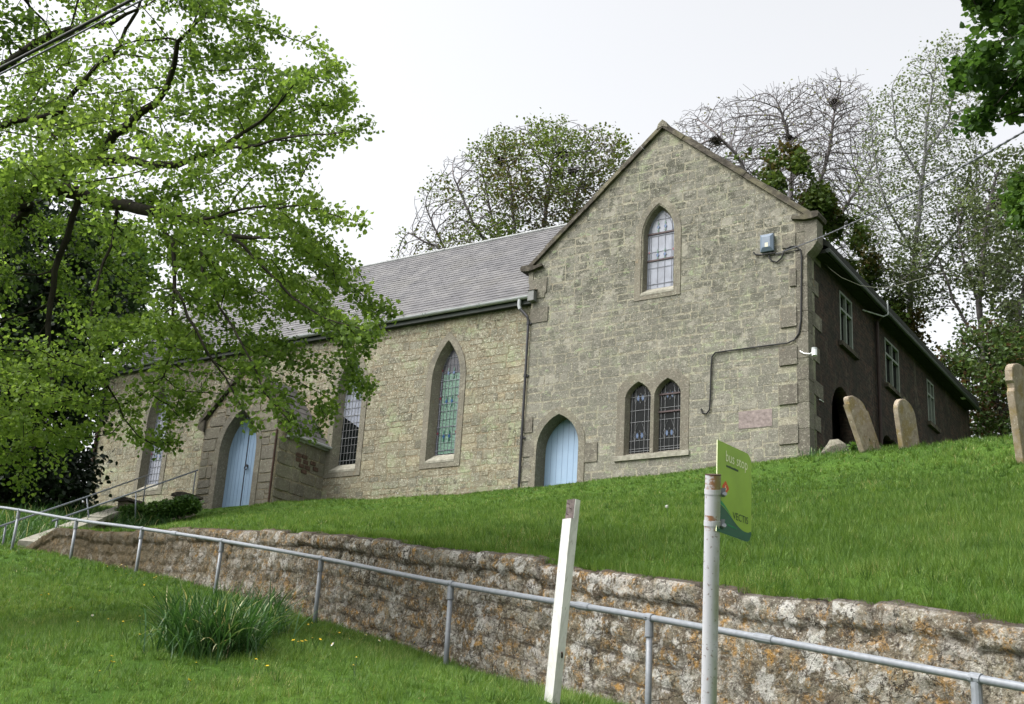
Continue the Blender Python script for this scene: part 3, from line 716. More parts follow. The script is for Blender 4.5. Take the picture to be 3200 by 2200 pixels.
# --- nave
w_out = lambda c: (c, WZ0, WHW, WZS, WZT)
WINN = [w_out(c) for c in (W1c, W2c, W3c)]
for o, k, l in zip(WINN, ('lilac', 'half', 'blind'), ('tall lancet window left of the porch, pale with painted sky reflection', 'tall lancet window right of the porch, dark below with painted sky reflection above', 'tall lancet window with green blinds beside the downpipe')):
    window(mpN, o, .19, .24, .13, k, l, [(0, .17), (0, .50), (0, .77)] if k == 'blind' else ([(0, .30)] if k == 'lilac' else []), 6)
PX0, PX1, PC = -27.5, -24.5, -26.0
zeave = onY(1592, 937, YN-.15)[2]-.02
zlowN = 7.6
r1 = random.Random(3)
holesN = [arch(*o, inset=.19-.03) for o in WINN]
holes_mesh('nave_wall', [(XNL, zlowN), (XGL+.2, zlowN), (XGL+.2, zeave), (XNL, zeave)], holesN, mpN, 0, .5, M_mortar, CH)
def freeN(z, z0, z1):
    bl = [poly_span(arch(*o), z) for o in WINN]; bl = [(a-.0, b+.0) for a, b in [q for q in bl if q]]
    if z < 12.2: bl.append((PX0, PX1))
    return subtract([(XNL+.02, XGL-.01)], bl)
mb = MB(); stones(mb, mpN, courses(7.7, zeave-.02, .15, .27, r1), freeN, (.14, .52), .008, .006, .024, r1); mb.build('stone_facing', M_nave, CH)
# --- gable wing
apx = onY(2070, 392, Y0); kL = onY(1616, 842, Y0); kR = onY(2568, 660, Y0)
zk = (kL[2]+kR[2])/2-.12; GCX = (XGL+XC)/2; zap = apx[2]-.12
print('gable', apx, kL, kR, 'centre', GCX)
def rake(u): return zap-(zap-zk)*abs(u-GCX)/((XC-XGL)/2+.12)
gw_o = (onY(1982, 938, Y0)[0]+onY(2126, 917, Y0)[0])/2
GW = (gw_o, onY(2050, 932, Y0)[2], (onY(2126, 917, Y0)[0]-onY(1982, 938, Y0)[0])/2, onY(1993, 742, Y0)[2], onY(2066, 614, Y0)[2])
tw = [((onY(1945, 1416, Y0)[0]+onY(2034, 1416, Y0)[0])/2, onY(1990, 1420, Y0)[2], .43, onY(1951, 1243, Y0)[2], onY(1988, 1205, Y0)[2]),
      ((onY(2040, 1405, Y0)[0]+onY(2126, 1405, Y0)[0])/2, onY(1990, 1420, Y0)[2], .43, onY(1951, 1243, Y0)[2], onY(1988, 1205, Y0)[2])]
twc = (tw[0][0]+tw[1][0])/2; th_ = (tw[1][0]-tw[0][0])/2*.98
tw = [(t[0], t[1], th_*.90, t[3]+.0, t[4]+.10) for t in tw]
print('twin', tw, GW)
door_o = (onY(1749, 1300, Y0)[0], 8.2, .95, onY(1690, 1390, Y0)[2]-.1, onY(1746, 1271, Y0)[2])
dl, dr_, = onY(1655, 1450, Y0)[0], onY(1826, 1450, Y0)[0]
door_o = ((dl+dr_)/2, 8.2, (dr_-dl)/2, door_o[3], door_o[4]); print('door', door_o)
DRING = .19
outG = [(XGL, 7.6), (XC, 7.6), (XC, rake(XC)), (GCX, zap), (XGL, rake(XGL))]
twout = [(t[0], t[1]+.0, t[2], t[3], t[4]) for t in tw]
holesG = [arch(*GW, inset=.2), arch(*door_o, inset=DRING-.02)]+[lancet(*t) for t in tw]
holes_mesh('gable_wall', outG, holesG, mpG, 0, .5, M_mortar_gable, CH)
TWB = (twc-.99, twc+.99)
QN = [(8.0, 8.5, .72), (8.5, 9.06, .42), (9.06, 9.64, .72), (9.64, 10.28, .36), (10.28, 10.92, .72), (10.92, 11.3, .36), (11.3, 11.92, .72), (11.92, 12.42, .3), (12.42, 13.05, .74), (13.05, 13.6, .34), (13.6, 14.22, .6), (14.22, 14.75, .34)]
QNR = [(onY(2434, y0_, Y0)[2], onY(2434, y1_, Y0)[2], wq) for y0_, y1_, wq in [(1391, 1332, .72), (1267, 1206, .72), (1145, 1088, .70), (1027, 967, .66), (902, 848, .42), (780, 738, .60)]]
def freeG(z, z0, z1):
    zz = z1; hwid = (zap-zz)/(zap-zk)*((XC-XGL)/2+.12); a = max(XGL+.02, GCX-hwid+.05); b = min(XC-.02, GCX+hwid-.05)
    bl = [poly_span(arch(*GW), z), poly_span(arch(*door_o), z)]; bl = [q for q in bl if q]
    if tw[0][1]-.2 < z < tw[0][4]+.02: bl.append(TWB)
    for q0, q1, wq in QNR:
        if z1 > q0 and z0 < q1: bl.append((XC-wq-.02, XC+.1))
    bl.append((XC-.30, XC+.1)) if z < 14.8 else None
    return subtract([(a, b)], bl) if b > a+.1 else []
r2 = random.Random(11)
mb = MB(); stones(mb, mpG, courses(7.8, zap-.2, .17, .29, r2), freeG, (.18, .62), .006, .003, .022, r2); mb.build('stone_facing', M_gable, CH)
# quoins, raised blocks and flush corner shafts
mb = MB(); zq = 8.0
for (q0, q1, wq) in QNR: mb.box((XC-wq, Y0-.045, q0), (XC-.26, Y0+.02, q1), r2.choice([.1, .4, .8]))
zc_ = 7.8
while zc_ < 14.7:
    z2 = min(14.75, zc_+r2.uniform(.5, .75)); mb.box((XC-.275, Y0-.02, zc_+.006), (XC+.014, Y0+.30, z2-.006), r2.choice([0, .4, .7, 1])); zc_ = z2
for q in range(7):
    z_ = 8.8+q*.85; mb.box((XC-.02, Y0+.31, z_), (XC+.02, Y0+.31+(.42 if q % 2 else .62), z_+.36), .2)
# quoins on the left of the wing and scattered big weathered blocks
for z_, wq in [(8.9, .28), (9.55, .34), (10.2, .26), (13.25, .55), (13.95, .42)]: mb.box((XGL, Y0-.026, z_), (XGL+wq, Y0+.02, z_+.42), r2.random())
b_ = onY(1699, 905, Y0); mb.box((b_[0]-.45, Y0-.03, b_[2]-.1), (b_[0]+.1, Y0+.02, b_[2]+.32), .6)
b_ = onY(1850, 1410, Y0); mb.box((b_[0]-.20, Y0-.028, b_[2]-.28), (b_[0]+.16, Y0+.02, b_[2]+.22), .3)
mb.build_each('quoin_stone', M_quoin, CH)
# pinkish patched stones
mb = MB(); b_ = onY(2365, 1310, Y0); mb.box((b_[0]-.45, Y0-.012, b_[2]-.2), (b_[0]+.38, Y0+.02, b_[2]+.22), .5)
mb.build('pink_stone', plain('pink_lichened_stone', (.20, .165, .155), .9, 0, .35, 14, bump=.6), CH)
# gable coping with kneelers
mb = MB()
def cop_profile(u): return rake(u)
for s in (-1, 1):
    hwid = (XC-XGL)/2+.10; segs = 7
    for k in range(segs):
        t0, t1 = k/segs, (k+1)/segs-.0015; a = np.array([GCX+s*hwid*t0, 0, zap-(zap-zk)*t0]); b = np.array([GCX+s*hwid*t1, 0, zap-(zap-zk)*t1])
        dv = (b-a)/np.linalg.norm(b-a); nv = np.array([-dv[2]*s, 0, dv[0]*s]); th = .13+.02*(k % 2)
        j = random.Random(k+s).uniform(-.012, .012)
        mb.add([(a[0], Y0-.10+j, a[2]), (b[0], Y0-.10+j, b[2]), (b[0], Y0+.42, b[2]), (a[0], Y0+.42, a[2])]+
               [(a[0]+nv[0]*th, Y0-.07+j, a[2]+nv[2]*th), (b[0]+nv[0]*th, Y0-.07+j, b[2]+nv[2]*th), (b[0]+nv[0]*(th+.05), Y0+.18, b[2]+nv[2]*(th+.05)), (a[0]+nv[0]*(th+.05), Y0+.18, a[2]+nv[2]*(th+.05)),
                (b[0]+nv[0]*th, Y0+.42, b[2]+nv[2]*th), (a[0]+nv[0]*th, Y0+.42, a[2]+nv[2]*th)],
               [(0, 1, 5, 4), (4, 5, 6, 7), (7, 6, 8, 9), (0, 4, 7, 9, 3), (1, 2, 8, 6, 5), (0, 3, 2, 1), (3, 9, 8, 2)], .5)
    xe = XC if s > 0 else XGL
    # kneeler cap and corbel below
    cap = [(0, 0), (.16, 0), (.33, .02), (.36, .1), (.33, .17), (.12, .18), (-.12, .12), (-.3, .16), (-.34, .08)]
    mb.prism([(xe+s*u, zk+v-.05) for u, v in cap], mpG, -.12, .45)
mb.build('coping', M_coping, CH)
mb = MB()
for s, ext, dn in ((1, .27, .95), (-1, .12, .55)):
    xe = XC if s > 0 else XGL
    prof = [(-.02, -.05), (ext, -.05), (ext, -.62*dn/.95), (ext*.8, -.72*dn/.95), (ext*.55, -.80*dn/.95), (ext*.2, -.88*dn/.95), (-.02, -dn)]
    mb.prism([(xe+s*u, zk+v) for u, v in prof], mpG, -.025, .4, .6)
mb.build_each('kneeler_corbel', M_ashlar, CH)
mb = MB()   # pale ridge stone and metal clip on the left rake
mb.prism([(GCX-.16, zap-.02), (GCX, zap+.04), (GCX+.16, zap-.02), (GCX+.12, zap+.13), (GCX, zap+.24), (GCX-.12, zap+.13)], mpG, -.11, .5)
mb.build('apex_stone', M_ashlar, CH)
# wing openings
window(mpG, GW, .17, .20, .085, 'lilac', 'small pointed window high in the gable, pale with painted sky reflection', [(0, .78), (0, .42)], 4, .9)
gwn = CH.children[-1]
mb = MB(); us = GW[0]
for f in (.40, .665): 
    zz = GW[1]+(GW[4]-GW[1])*f; mb.prism([(us-GW[2]+.25, zz-.022), (us+GW[2]-.25, zz-.022), (us+GW[2]-.25, zz+.022), (us-GW[2]+.25, zz+.022)], mpG, .165, .195)
fr = mb.build_each('frame_bar', M_brownframe, gwn)
mb = MB()
O = [(TWB[0], tw[0][1]-.02), (TWB[1], tw[0][1]-.02), (TWB[1], tw[0][4]-.15), (tw[1][0]+.28, tw[0][4]+.20), (tw[1][0]-.2, tw[0][4]+.23), (twc, tw[0][4]+.02), (tw[0][0]+.2, tw[0][4]+.2), (tw[0][0]-.28, tw[0][4]+.17), (TWB[0], tw[0][4]-.15)]
twm = holes_mesh('window', O, [lancet(*t) for t in tw], mpG, -.014, .02, M_ashlar, CH); twm['label'] = 'pair of small leaded windows low in the gable'
for t in tw:
    A = lancet(*t); D = lancet(*t, inset=.07); mb = MB(); mb.loft([mpG(u, v, -.013) for u, v in A], [mpG(u, v, .15) for u, v in D]); mb.build('reveal', M_ashlar, twm)
    pane_mesh(D, mpG, .145, M_glass_dark, twm)
    mb = MB(); us = [q[0] for q in D]; vs = [q[1] for q in D]; u0, u1, v0, v1 = min(us), max(us), min(vs), max(vs); cx = (u0+u1)/2; wd = u1-u0
    for f in (.10, .28, .72, .90): clipbar(mb, D, mpG, .137, 'v', u0+wd*f, .0035)
    for f in (.025, .06, .18, .45, .62, .82): clipbar(mb, D, mpG, .137, 'h', v0+(v1-v0)*f, .004)
    for fv in (.25, .80):
        zc2 = v0+(v1-v0)*fv
        for dx in (-.13, 0, .13):
            for s_ in (-1, 1): 
                p = [(cx+dx, zc2-.13), (cx+dx+s_*.05, zc2), (cx+dx, zc2+.13)]
                mb.tube([mpG(q[0], q[1], .132) for q in p], .004, 4)
        for s_ in (-1, 1): mb.tube([mpG(cx+s_*.13, zc2+.13, .132), mpG(cx+s_*.05, zc2+.34, .132)], .004, 4)
    mb.tube([mpG(cx, v0+.02, .132), mpG(cx, v0+(v1-v0)*.25-.13, .132)], .004, 4)
    mb.build('lead_came', M_came, twm)
    b = MB()
    for fv in (.25, .80):
        for dx in (-.065, .065): diamond(b, mpG, .136, cx+dx, v0+(v1-v0)*fv, .045, .08)
    b.build_each('blue_glass', M_bluegl, twm)
t = tw[1]; mb = MB()
for f in (.56, .80): zz = t[1]+(t[4]-t[1])*f; mb.prism([(t[0]-t[2]+.07, zz-.02), (t[0]+t[2]-.07, zz-.02), (t[0]+t[2]-.07, zz+.02), (t[0]-t[2]+.07, zz+.02)], mpG, .10, .14)
mb.build_each('frame_bar', M_brownframe, twm)
mb = MB(); mb.add([mpG(TWB[0]-.03, tw[0][1]-.14, -.05), mpG(TWB[1]+.03, tw[0][1]-.14, -.05), mpG(TWB[1]+.03, tw[0][1]-.02, -.05), mpG(TWB[0]-.03, tw[0][1]-.02, -.05), mpG(TWB[0]+.05, tw[0][1]+.06, .148), mpG(TWB[1]-.05, tw[0][1]+.06, .148), mpG(TWB[0]-.03, tw[0][1]-.14, .02), mpG(TWB[1]+.03, tw[0][1]-.14, .02)],
                  [(0, 1, 2, 3), (3, 2, 5, 4), (0, 6, 7, 1)], .9); mb.build('sill', M_sill, twm)
# --- side door in the gable
dn_, D = surround('door_surround', mpG, door_o, DRING, .42, .03, CH)
mb = MB(); mb.add([mpG(u, v, .40) for u, v in D], [tuple(range(len(D)))]); dd = mb.build('door', M_blue, CH); dd['label'] = 'small pale blue arched door in the gable'
mb = MB(); us = [q[0] for q in D]; u0, u1 = min(us), max(us)
for k in range(1, 7): clipbar(mb, D, mpG, .40, 'v', u0+(u1-u0)*k/7, .0035, .004)
mb.build('board_joint', plain('blue_paint_groove', (.10, .16, .24), .6), dd)
# --- side wall of the wing
def rectS(px0, px1, pyt, pyb):
    a = onX(px0, pyt, XC); b = onX(px1, pyb, XC); return a, b
sw = []
for (xl, xr, ytl, ybl) in [(2624, 2663, 908, 1064), (2766, 2809, 1055, 1194), (2898, 2920, 1185, 1313)]:
    ya = onX(xl, (ytl+ybl)/2, XC)[1]; yb = onX(xr, (ytl+ybl)/2+30, XC)[1]; zt = onX(xl, ytl, XC)[2]; zb = onX(xl, ybl, XC)[2]
    sw.append((ya, yb, zb, zt))
print('side windows', sw)
a1 = onX(2602.5, 1420, XC)[1]; ah = .8
archS = [arch(a1+ah, 7.7, ah, onX(2602.5, 1290, XC)[2], onX(2602.5, 1290, XC)[2]+.85, n=6)]
a2 = onX(2757, 1400, XC)[1]; b2 = onX(2812, 1415, XC)[1]; archS.append(arch((a2+b2)/2, 7.7, (b2-a2)/2, onX(2780, 1371, XC)[2]-.5, onX(2780, 1371, XC)[2], n=6))
dY = (onX(2985, 1350, XC)[1], onX(3008, 1370, XC)[1]); archS.append([(dY[0], 7.7), (dY[1], 7.7), (dY[1], 11.8), (dY[0], 11.8)])
zse = 14.35
holes_mesh('side_wall', [(Y0+.49, 7.6), (YB-.6, 7.6), (YB-.6, zse), (Y0+.49, zse)], [[(a, zb), (b, zb), (b, zt), (a, zt)] for a, b, zb, zt in sw]+archS, mpS, 0, .35, M_brick, CH)
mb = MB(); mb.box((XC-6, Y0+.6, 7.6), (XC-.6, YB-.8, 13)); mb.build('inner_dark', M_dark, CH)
mb = MB(); mb.box((XC-7.5, YB-.9, 7.6), (XC-.02, YB-.62, 14.3)); mb.box((XGL, Y0+.52, 7.6), (XGL+.4, YB-.9, 14.4)); mb.build_each('rear_wall', M_brick, CH)
mb = MB(); mb.prism([(dY[0]+.02, 7.7), (dY[1]-.02, 7.7), (dY[1]-.02, 11.8), (dY[0]+.02, 11.8)], mpS, .1, .15); d2 = mb.build('door', M_darkblue, CH); d2['label'] = 'dark blue door at the far end of the side wall'
for a, b, zb, zt in sw:
    f = MB(); t_ = .06; mid = (a+b)/2; tr = zb+(zt-zb)*.66
    for q in ([(a, zb), (a+t_, zb), (a+t_, zt), (a, zt)], [(b-t_, zb), (b, zb), (b, zt), (b-t_, zt)], [(a+t_, zt-t_), (b-t_, zt-t_), (b-t_, zt), (a+t_, zt)], [(a+t_, zb), (b-t_, zb), (b-t_, zb+t_), (a+t_, zb+t_)],
              [(mid-.03, zb+t_), (mid+.03, zb+t_), (mid+.03, zt-t_), (mid-.03, zt-t_)], [(a+t_, tr-.03), (mid-.03, tr-.03), (mid-.03, tr+.03), (a+t_, tr+.03)], [(mid+.03, tr-.03), (b-t_, tr-.03), (b-t_, tr+.03), (mid+.03, tr+.03)]):
        f.prism(q, mpS, -.01, .07)
    wn = f.build('window', M_whiteframe, CH); wn['label'] = 'pale framed casement window in the dark side wall'
    p = MB(); p.prism([(a, zb), (b, zb), (b, zt), (a, zt)], mpS, .08, .10); p.build('pane', M_glass_dark, wn)
    s_ = MB(); s_.prism([(a-.12, zb-.14), (b+.25, zb-.14), (b+.25, zb-.02), (a-.12, zb-.02)], mpS, -.10, .06); s_.build('sill', M_coping, wn)
# downpipe stains and brown pipe on side wall
M_darkpipe = plain('dark_brown_pipe', (.028, .017, .014), .7, 0, .3, 5)
pY = onX(2737, 1150, XC)[1]; mb = MB(); mb.tube([(XC+.07, pY, 8.6), (XC+.07, pY, 13.9), (XC+.30, pY, 14.15)], .05, 8); mb.build('downpipe', M_darkpipe, CH)
# --- roofs
RX = XC+.38
ge0 = onX(2568, 751, RX); ge1 = onX(3044, 1271, RX); print('side gutter', ge0, ge1)
zge = (ge0[2]+ge1[2])/2; YE = onX(3056, 1262, RX)[1]; print('YE', YE)
mb = MB()
slope = (zap-zk)/((XC-XGL)/2)
zr_ = zge+.14+(RX-GCX)*slope*.93
mb.add([(RX+.03, Y0+.40, zge+.06), (RX+.03, YE, zge+.06), (RX+.03, YE, zge+.22), (RX+.03, Y0+.40, zge+.22), (GCX, Y0+.40, zr_-.25), (GCX, YE, zr_-.25), (GCX, YE, zr_), (GCX, Y0+.40, zr_)],
       [(0, 1, 2, 3), (3, 2, 6, 7), (0, 4, 5, 1), (0, 3, 7, 4), (1, 5, 6, 2)])
xl_ = 2*GCX-RX
mb.add([(xl_, Y0+.40, zge+.06), (xl_, YE, zge+.06), (xl_, YE, zge+.22), (xl_, Y0+.40, zge+.22), (GCX, Y0+.40, zr_-.25), (GCX, YE, zr_-.25), (GCX, YE, zr_), (GCX, Y0+.40, zr_)],
       [(0, 1, 2, 3), (3, 2, 6, 7), (0, 4, 5, 1), (0, 3, 7, 4), (1, 5, 6, 2)])
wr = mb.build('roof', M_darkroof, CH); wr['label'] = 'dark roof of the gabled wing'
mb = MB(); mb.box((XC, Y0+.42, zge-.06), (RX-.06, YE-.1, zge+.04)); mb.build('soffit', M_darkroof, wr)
mb = MB(); mb.tube([(RX, Y0+.42, zge), (RX, YE+.15, zge-.02)], .062, 8)
mb.build('gutter', M_gutgreen, wr)
mb = MB(); gy = onX(2768, 965, RX)[1]; mb.tube([(RX+.05, gy, zge+.3), (RX+.05, gy, zge-.1), (RX-.05, gy-.05, zge-.16), (XC+.03, gy-.9, zge-.22)], .02, 6)
mb.build('gutter_bracket', M_gut, wr)
mb = MB(); q = onX(3009, 1236, RX-.1); mb.box((q[0]-.06, q[1]-.1, q[2]-.1), (q[0]+.06, q[1]+.1, q[2]+.1)); mb.build('lamp_box', M_white, CH)
# nave roof of individual slates
HN = 3.5; zrN = onY(1772, 705, YN+HN)[2]; ze0 = zeave+.03; ye0 = YN-.20
Ls = math.hypot(HN+.2, zrN-ze0); rows = int(Ls/.19); print('rows', rows)
uy, uz = (HN+.2)/Ls, (zrN-ze0)/Ls; vy, vz = -uz, uy
mb = MB(); r3 = random.Random(5)
for k in range(rows+1):
    s0 = k*Ls/(rows+1)-.01; s1 = s0+Ls/(rows+1)+.09
    s1 = min(s1, Ls)
    x = XNL-.12+r3.uniform(-.2, 0); x_end = XGL+.06+(3.6 if s0 > 1.0 else (.0 if s0 < .35 else (s0-.35)*2))
    x = max(x, XNL-.2)
    off = (k % 2)*.15
    x -= off
    while x < x_end:
        wd = .30; a = max(x, XNL-.2); b = min(x+wd-.005, x_end)
        if b > a+.02:
            t0 = .022+r3.uniform(-.002, .003); d0 = r3.uniform(-.006, .006); tt = .004
            P = lambda xx, ss, hh: (xx, ye0+uy*ss+vy*hh, ze0+uz*ss+vz*hh)
            mb.add([P(a, s0+d0, t0), P(b, s0+d0, t0), P(b, s1, tt), P(a, s1, tt), P(a, s0+d0, t0-.011), P(b, s0+d0, t0-.011)],
                   [(0, 1, 2, 3), (4, 5, 1, 0), (0, 3, 4), (1, 5, 2)], min(1, max(0, r3.gauss(.45, .22))))
        x += wd
nr = mb.build('roof', M_slate, CH, fix=False); nr['label'] = 'purple grey slate roof of the nave'
mb = MB(); P = lambda xx, ss, hh: (xx, ye0+uy*ss+vy*hh, ze0+uz*ss+vz*hh)
yb_, zb_ = YN+2*HN+.2, ze0
mb.add([P(XNL-.15, 0, -.01), P(XGL+.05, 0, -.01), P(XGL+.05, Ls*.3, -.01), P(XC-3, Ls, -.01), P(XNL-.15, Ls, -.01), (XNL-.15, yb_, zb_), (XC-3, yb_, zb_)], [(0, 1, 2, 3, 4), (4, 3, 6, 5)])
mb.build('roof_deck', M_darkroof, nr)
mb = MB(); mb.tube([(XNL-.2, YN+HN, zrN+.02), (XGL+3, YN+HN, zrN+.02)], .055, 8); k = XNL
while k < XGL+1: mb.tube([(k, YN+HN, zrN+.025), (k+.08, YN+HN, zrN+.025)], .066, 8); k += 1.9
mb.build('ridge', M_lead, nr)
mb = MB(); mb.add([(XNL, YN, 8), (XNL, YN+2*HN, 8), (XNL, YN+2*HN, zeave), (XNL, YN+HN, zrN-.1), (XNL, YN, zeave)], [(0, 1, 2, 3, 4)]); mb.box((XNL+.02, YN+2*HN-.4, 8), (XGL, YN+2*HN, zeave)); mb.build('end_wall', M_nave, CH)
gt = onY(1592, 937, YN-.24)
mb = MB(); zg = zeave-.02; yg = YN-.245
n_ = 9; prof = [(yg+.075*math.cos(a), zg+.02+.08*math.sin(a)) for a in np.linspace(math.pi, 2*math.pi, n_)]+[(yg+.062*math.cos(a), zg+.02+.067*math.sin(a)) for a in np.linspace(2*math.pi, math.pi, n_)]
xa, xb = XNL-.15, XGL-.02
mb.add([(xa, y, z) for y, z in prof]+[(xb, y, z) for y, z in prof], [(i, (i+1) % (2*n_), 2*n_+(i+1) % (2*n_), 2*n_+i) for i in range(2*n_)]+[tuple(range(2*n_)), tuple(range(4*n_-1, 2*n_-1, -1))])
for k in np.arange(XNL+.8, XGL-.3, 1.85):
    mb.tube([(k, yg+.08*math.cos(a), zg+.02+.086*math.sin(a)) for a in np.linspace(math.pi, 2*math.pi, 7)], .012, 5)
    mb.tube([(k+.1, yg+.08*math.cos(a), zg+.02+.086*math.sin(a)) for a in np.linspace(math.pi, 2*math.pi, 7)], .012, 5)
mb.build('gutter', M_gut, nr)
mb = MB(); mb.box((XNL-.1, YN-.165, zg-.17), (XGL-.02, YN-.135, zg+.06)); mb.box((XNL-.1, YN-.13, zg-.17), (XGL-.02, YN-.001, zg-.15)); mb.build('fascia', M_gutgreen, nr)
mb = MB(); mb.box((XGL-.02, YN-.33, zg-.16), (XGL+.17, YN-.16, zg+.13)); mb.add([(XGL-.04, YN-.35, zg+.13), (XGL+.19, YN-.35, zg+.13), (XGL+.19, YN-.1, zg+.22), (XGL-.04, YN-.1, zg+.22)], [(0, 1, 2, 3)]); mb.build('box_end', plain('grey_box_paint', (.15, .155, .15), .6), nr)
# downpipe between nave and wing
dx = XGL-.05; px_ = XGL-.28
mb = MB(); mb.tube([(px_-.05, yg, zg-.03), (px_-.05, yg, zg-.24), (px_-.02, yg+.01, zg-.33)], .05, 8)
dp = MB(); zb0 = 8.3
dp.tube([(px_-.03, yg, zg-.30), (px_+.02, yg+.01, zg-.36), (XGL-.06, YN-.22, zg-.58), (XGL-.03, YN-.20, zg-.70), (XGL-.03, YN-.20, zb0)], .038, 8)
for z_ in (zg-.72, zg-2.2, zg-3.9): dp.tube([(XGL-.03, YN-.20, z_), (XGL-.03, YN-.20, z_-.09)], .05, 8); dp.box((XGL-.06, YN-.2, z_-.07), (XGL+.06, YN, z_-.03))
dpo = dp.build('downpipe', M_black, CH); mb.build('outlet', M_gut, dpo)
mb = MB(); mb.tube([(XNL+.12, YN-.07, 8.8), (XNL+.12, YN-.07, zg-.2)], .055, 8); mb.build('downpipe', M_rustpipe, CH)
# --- porch
YP = 25.23; PHW = 1.5; pza = 12.55; pze = 10.45; pzk = 10.95
mpP = lambda u, v, d: (u, YP+d, v)
pdo = (PC-.02, 8.0, .92, 10.0, 11.45); DRP = .20
outP = [(PX0, 7.8), (PX1, 7.8), (PX1, pzk), (PC, pza-.05), (PX0, pzk)]
holes_mesh('porch_wall', outP, [arch(*pdo, inset=DRP-.02)], mpP, 0, .4, M_mortar, CH)
def freeP(z, z0, z1):
    hw_ = PHW if z1 < pzk else PHW*(pza-.05-z1)/(pza-.05-pzk)-.03; q = poly_span(arch(*pdo), z)
    return subtract([(PC-hw_+.02, PC+hw_-.02)], [q] if q else []) if hw_ > .1 else []
mb = MB(); stones(mb, mpP, courses(7.9, pza-.1, .2, .42, r1), freeP, (.3, .62), .011, .016, .012, r1)
mpPS = lambda u, v, d: (PX1-d, u, v)
stones(mb, mpPS, courses(7.9, pze-.1, .18, .4, r1), lambda z, a, b: [(YP+.02, YN)], (.3, .75), .011, .016, .012, r1)
mb.build('porch_stone_facing', M_ashlar, CH)
mb = MB(); mb.box((PX1-.3, YP+.4, 7.8), (PX1, YN, pze)); mb.box((PX0, YP+.4, 7.8), (PX0+.3, YN, pze)); mb.build_each('porch_side_wall', M_mortar, CH)
mb = MB()   # a few red bricks showing in the porch side
for (u, v) in [(26.0, 9.9), (26.25, 9.9), (26.0, 9.76), (26.3, 9.76), (26.15, 9.62), (26.4, 9.62), (26.28, 9.48), (26.62, 9.8), (26.75, 9.66)]: mb.prism([(u, v), (u+.21, v), (u+.21, v+.11), (u, v+.11)], mpPS, -.035, .01, random.random())
mb.build_each('exposed_brick', plain('red_brown_brick', (.075, .047, .036), .9, 0, .4, 9, bump=.5), CH)
sn, D = surround('porch_arch', mpP, pdo, DRP, .34, .05, CH)
mb = MB(); mb.add([mpP(u, v, .32) for u, v in D], [tuple(range(len(D)))]); pd = mb.build('door', M_blue, CH); pd['label'] = 'tall pale blue double door in the porch'
mb = MB(); us = [q[0] for q in D]; u0, u1 = min(us), max(us); cxm = (u0+u1)/2+.05
for k in list(range(1, 5))+list(range(6, 10)): clipbar(mb, D, mpP, .32, 'v', u0+(u1-u0)*k/10, .003, .004)
mb.build('board_joint', bpy.data.materials['blue_paint_groove'], pd)
mb = MB(); clipbar(mb, D, mpP, .318, 'v', cxm, .012, .012); mb.build('centre_gap', M_iron, pd)
mb = MB(); mb.tube([mpP(cxm+.09, 9.62, .25), mpP(cxm+.09, 9.62, .32)], .035, 8); mb.tube([mpP(cxm+.09+.06*math.cos(a), 9.56+.06*math.sin(a), .26) for a in np.linspace(0, 6.28, 12)], .012, 6); mb.build('handle', M_iron, pd)
mb = MB()
for s in (-1, 1):
    for k in range(3):
        t0, t1 = k/3, (k+1)/3-.008; hw_ = PHW+.13; a = np.array([PC+s*hw_*t0, 0, pza-(pza-pzk)*t0]); b = np.array([PC+s*hw_*t1, 0, pza-(pza-pzk)*t1])
        dv = (b-a)/np.linalg.norm(b-a); nv = np.array([-dv[2]*s, 0, dv[0]*s])*.12
        mb.add([(a[0], YP-.09, a[2]), (b[0], YP-.09, b[2]), (b[0]+nv[0], YP-.09, b[2]+nv[2]), (a[0]+nv[0], YP-.09, a[2]+nv[2]), (a[0], YP+.3, a[2]), (b[0], YP+.3, b[2]), (b[0]+nv[0], YP+.3, b[2]+nv[2]), (a[0]+nv[0], YP+.3, a[2]+nv[2])],
               [(0, 1, 2, 3), (3, 2, 6, 7), (0, 4, 5, 1), (0, 3, 7, 4), (1, 5, 6, 2)])
    mb.prism([(PC+s*(PHW-.05), pzk-.28), (PC+s*(PHW+.2), pzk-.18), (PC+s*(PHW+.22), pzk+.05), (PC+s*(PHW-.05), pzk+.08)], mpP, -.08, .3)
mb.build('porch_coping', M_coping, CH)
mb = MB()
for s in (-1, 1):
    e = PC+s*(PHW+.17); zr2 = pza-.12
    nrw = 10
    for k in range(nrw):
        t0, t1 = k/nrw, (k+1)/nrw; xa_, za_ = e+(PC-e)*t0, pze-.02+(zr2-pze)*t0; xb_, zb2 = e+(PC-e)*t1, pze-.02+(zr2-pze)*t1
        y = YP+.31
        while y < YN+.0:
            y1 = min(YN+.02, y+.29); mb.add([(xa_, y, za_+.03), (xa_, y1-.005, za_+.03), (xb_, y1-.005, zb2+.012), (xb_, y, zb2+.012), (xa_, y, za_+.015), (xa_, y1-.005, za_+.015)], [(0, 1, 2, 3), (0, 4, 5, 1)], r3.random()*.7); y = y1
    mb.add([(e, YP+.31, pze-.04), (e, YN, pze-.04), (PC, YN, zr2-.02), (PC, YP+.31, zr2-.02)], [(0, 1, 2, 3)], 0)
pr_ = mb.build('roof', M_slate, CH, fix=False); pr_['label'] = 'small slate roof of the porch'
mb = MB(); mb.tube([(PX1+.18, YP+.3, pze-.03), (PX1+.18, YN, pze-.03)], .045, 8); mb.box((PX1+.01, YP+.3, pze-.11), (PX1+.1, YN, pze-.03)); mb.build('gutter', M_gut, pr_)
mb = MB(); mb.tube([(PX1-.06, YP-.035, 8.3), (PX1-.06, YP-.035, 10.5)], .03, 7); mb.build('downpipe', M_rustpipe, CH)
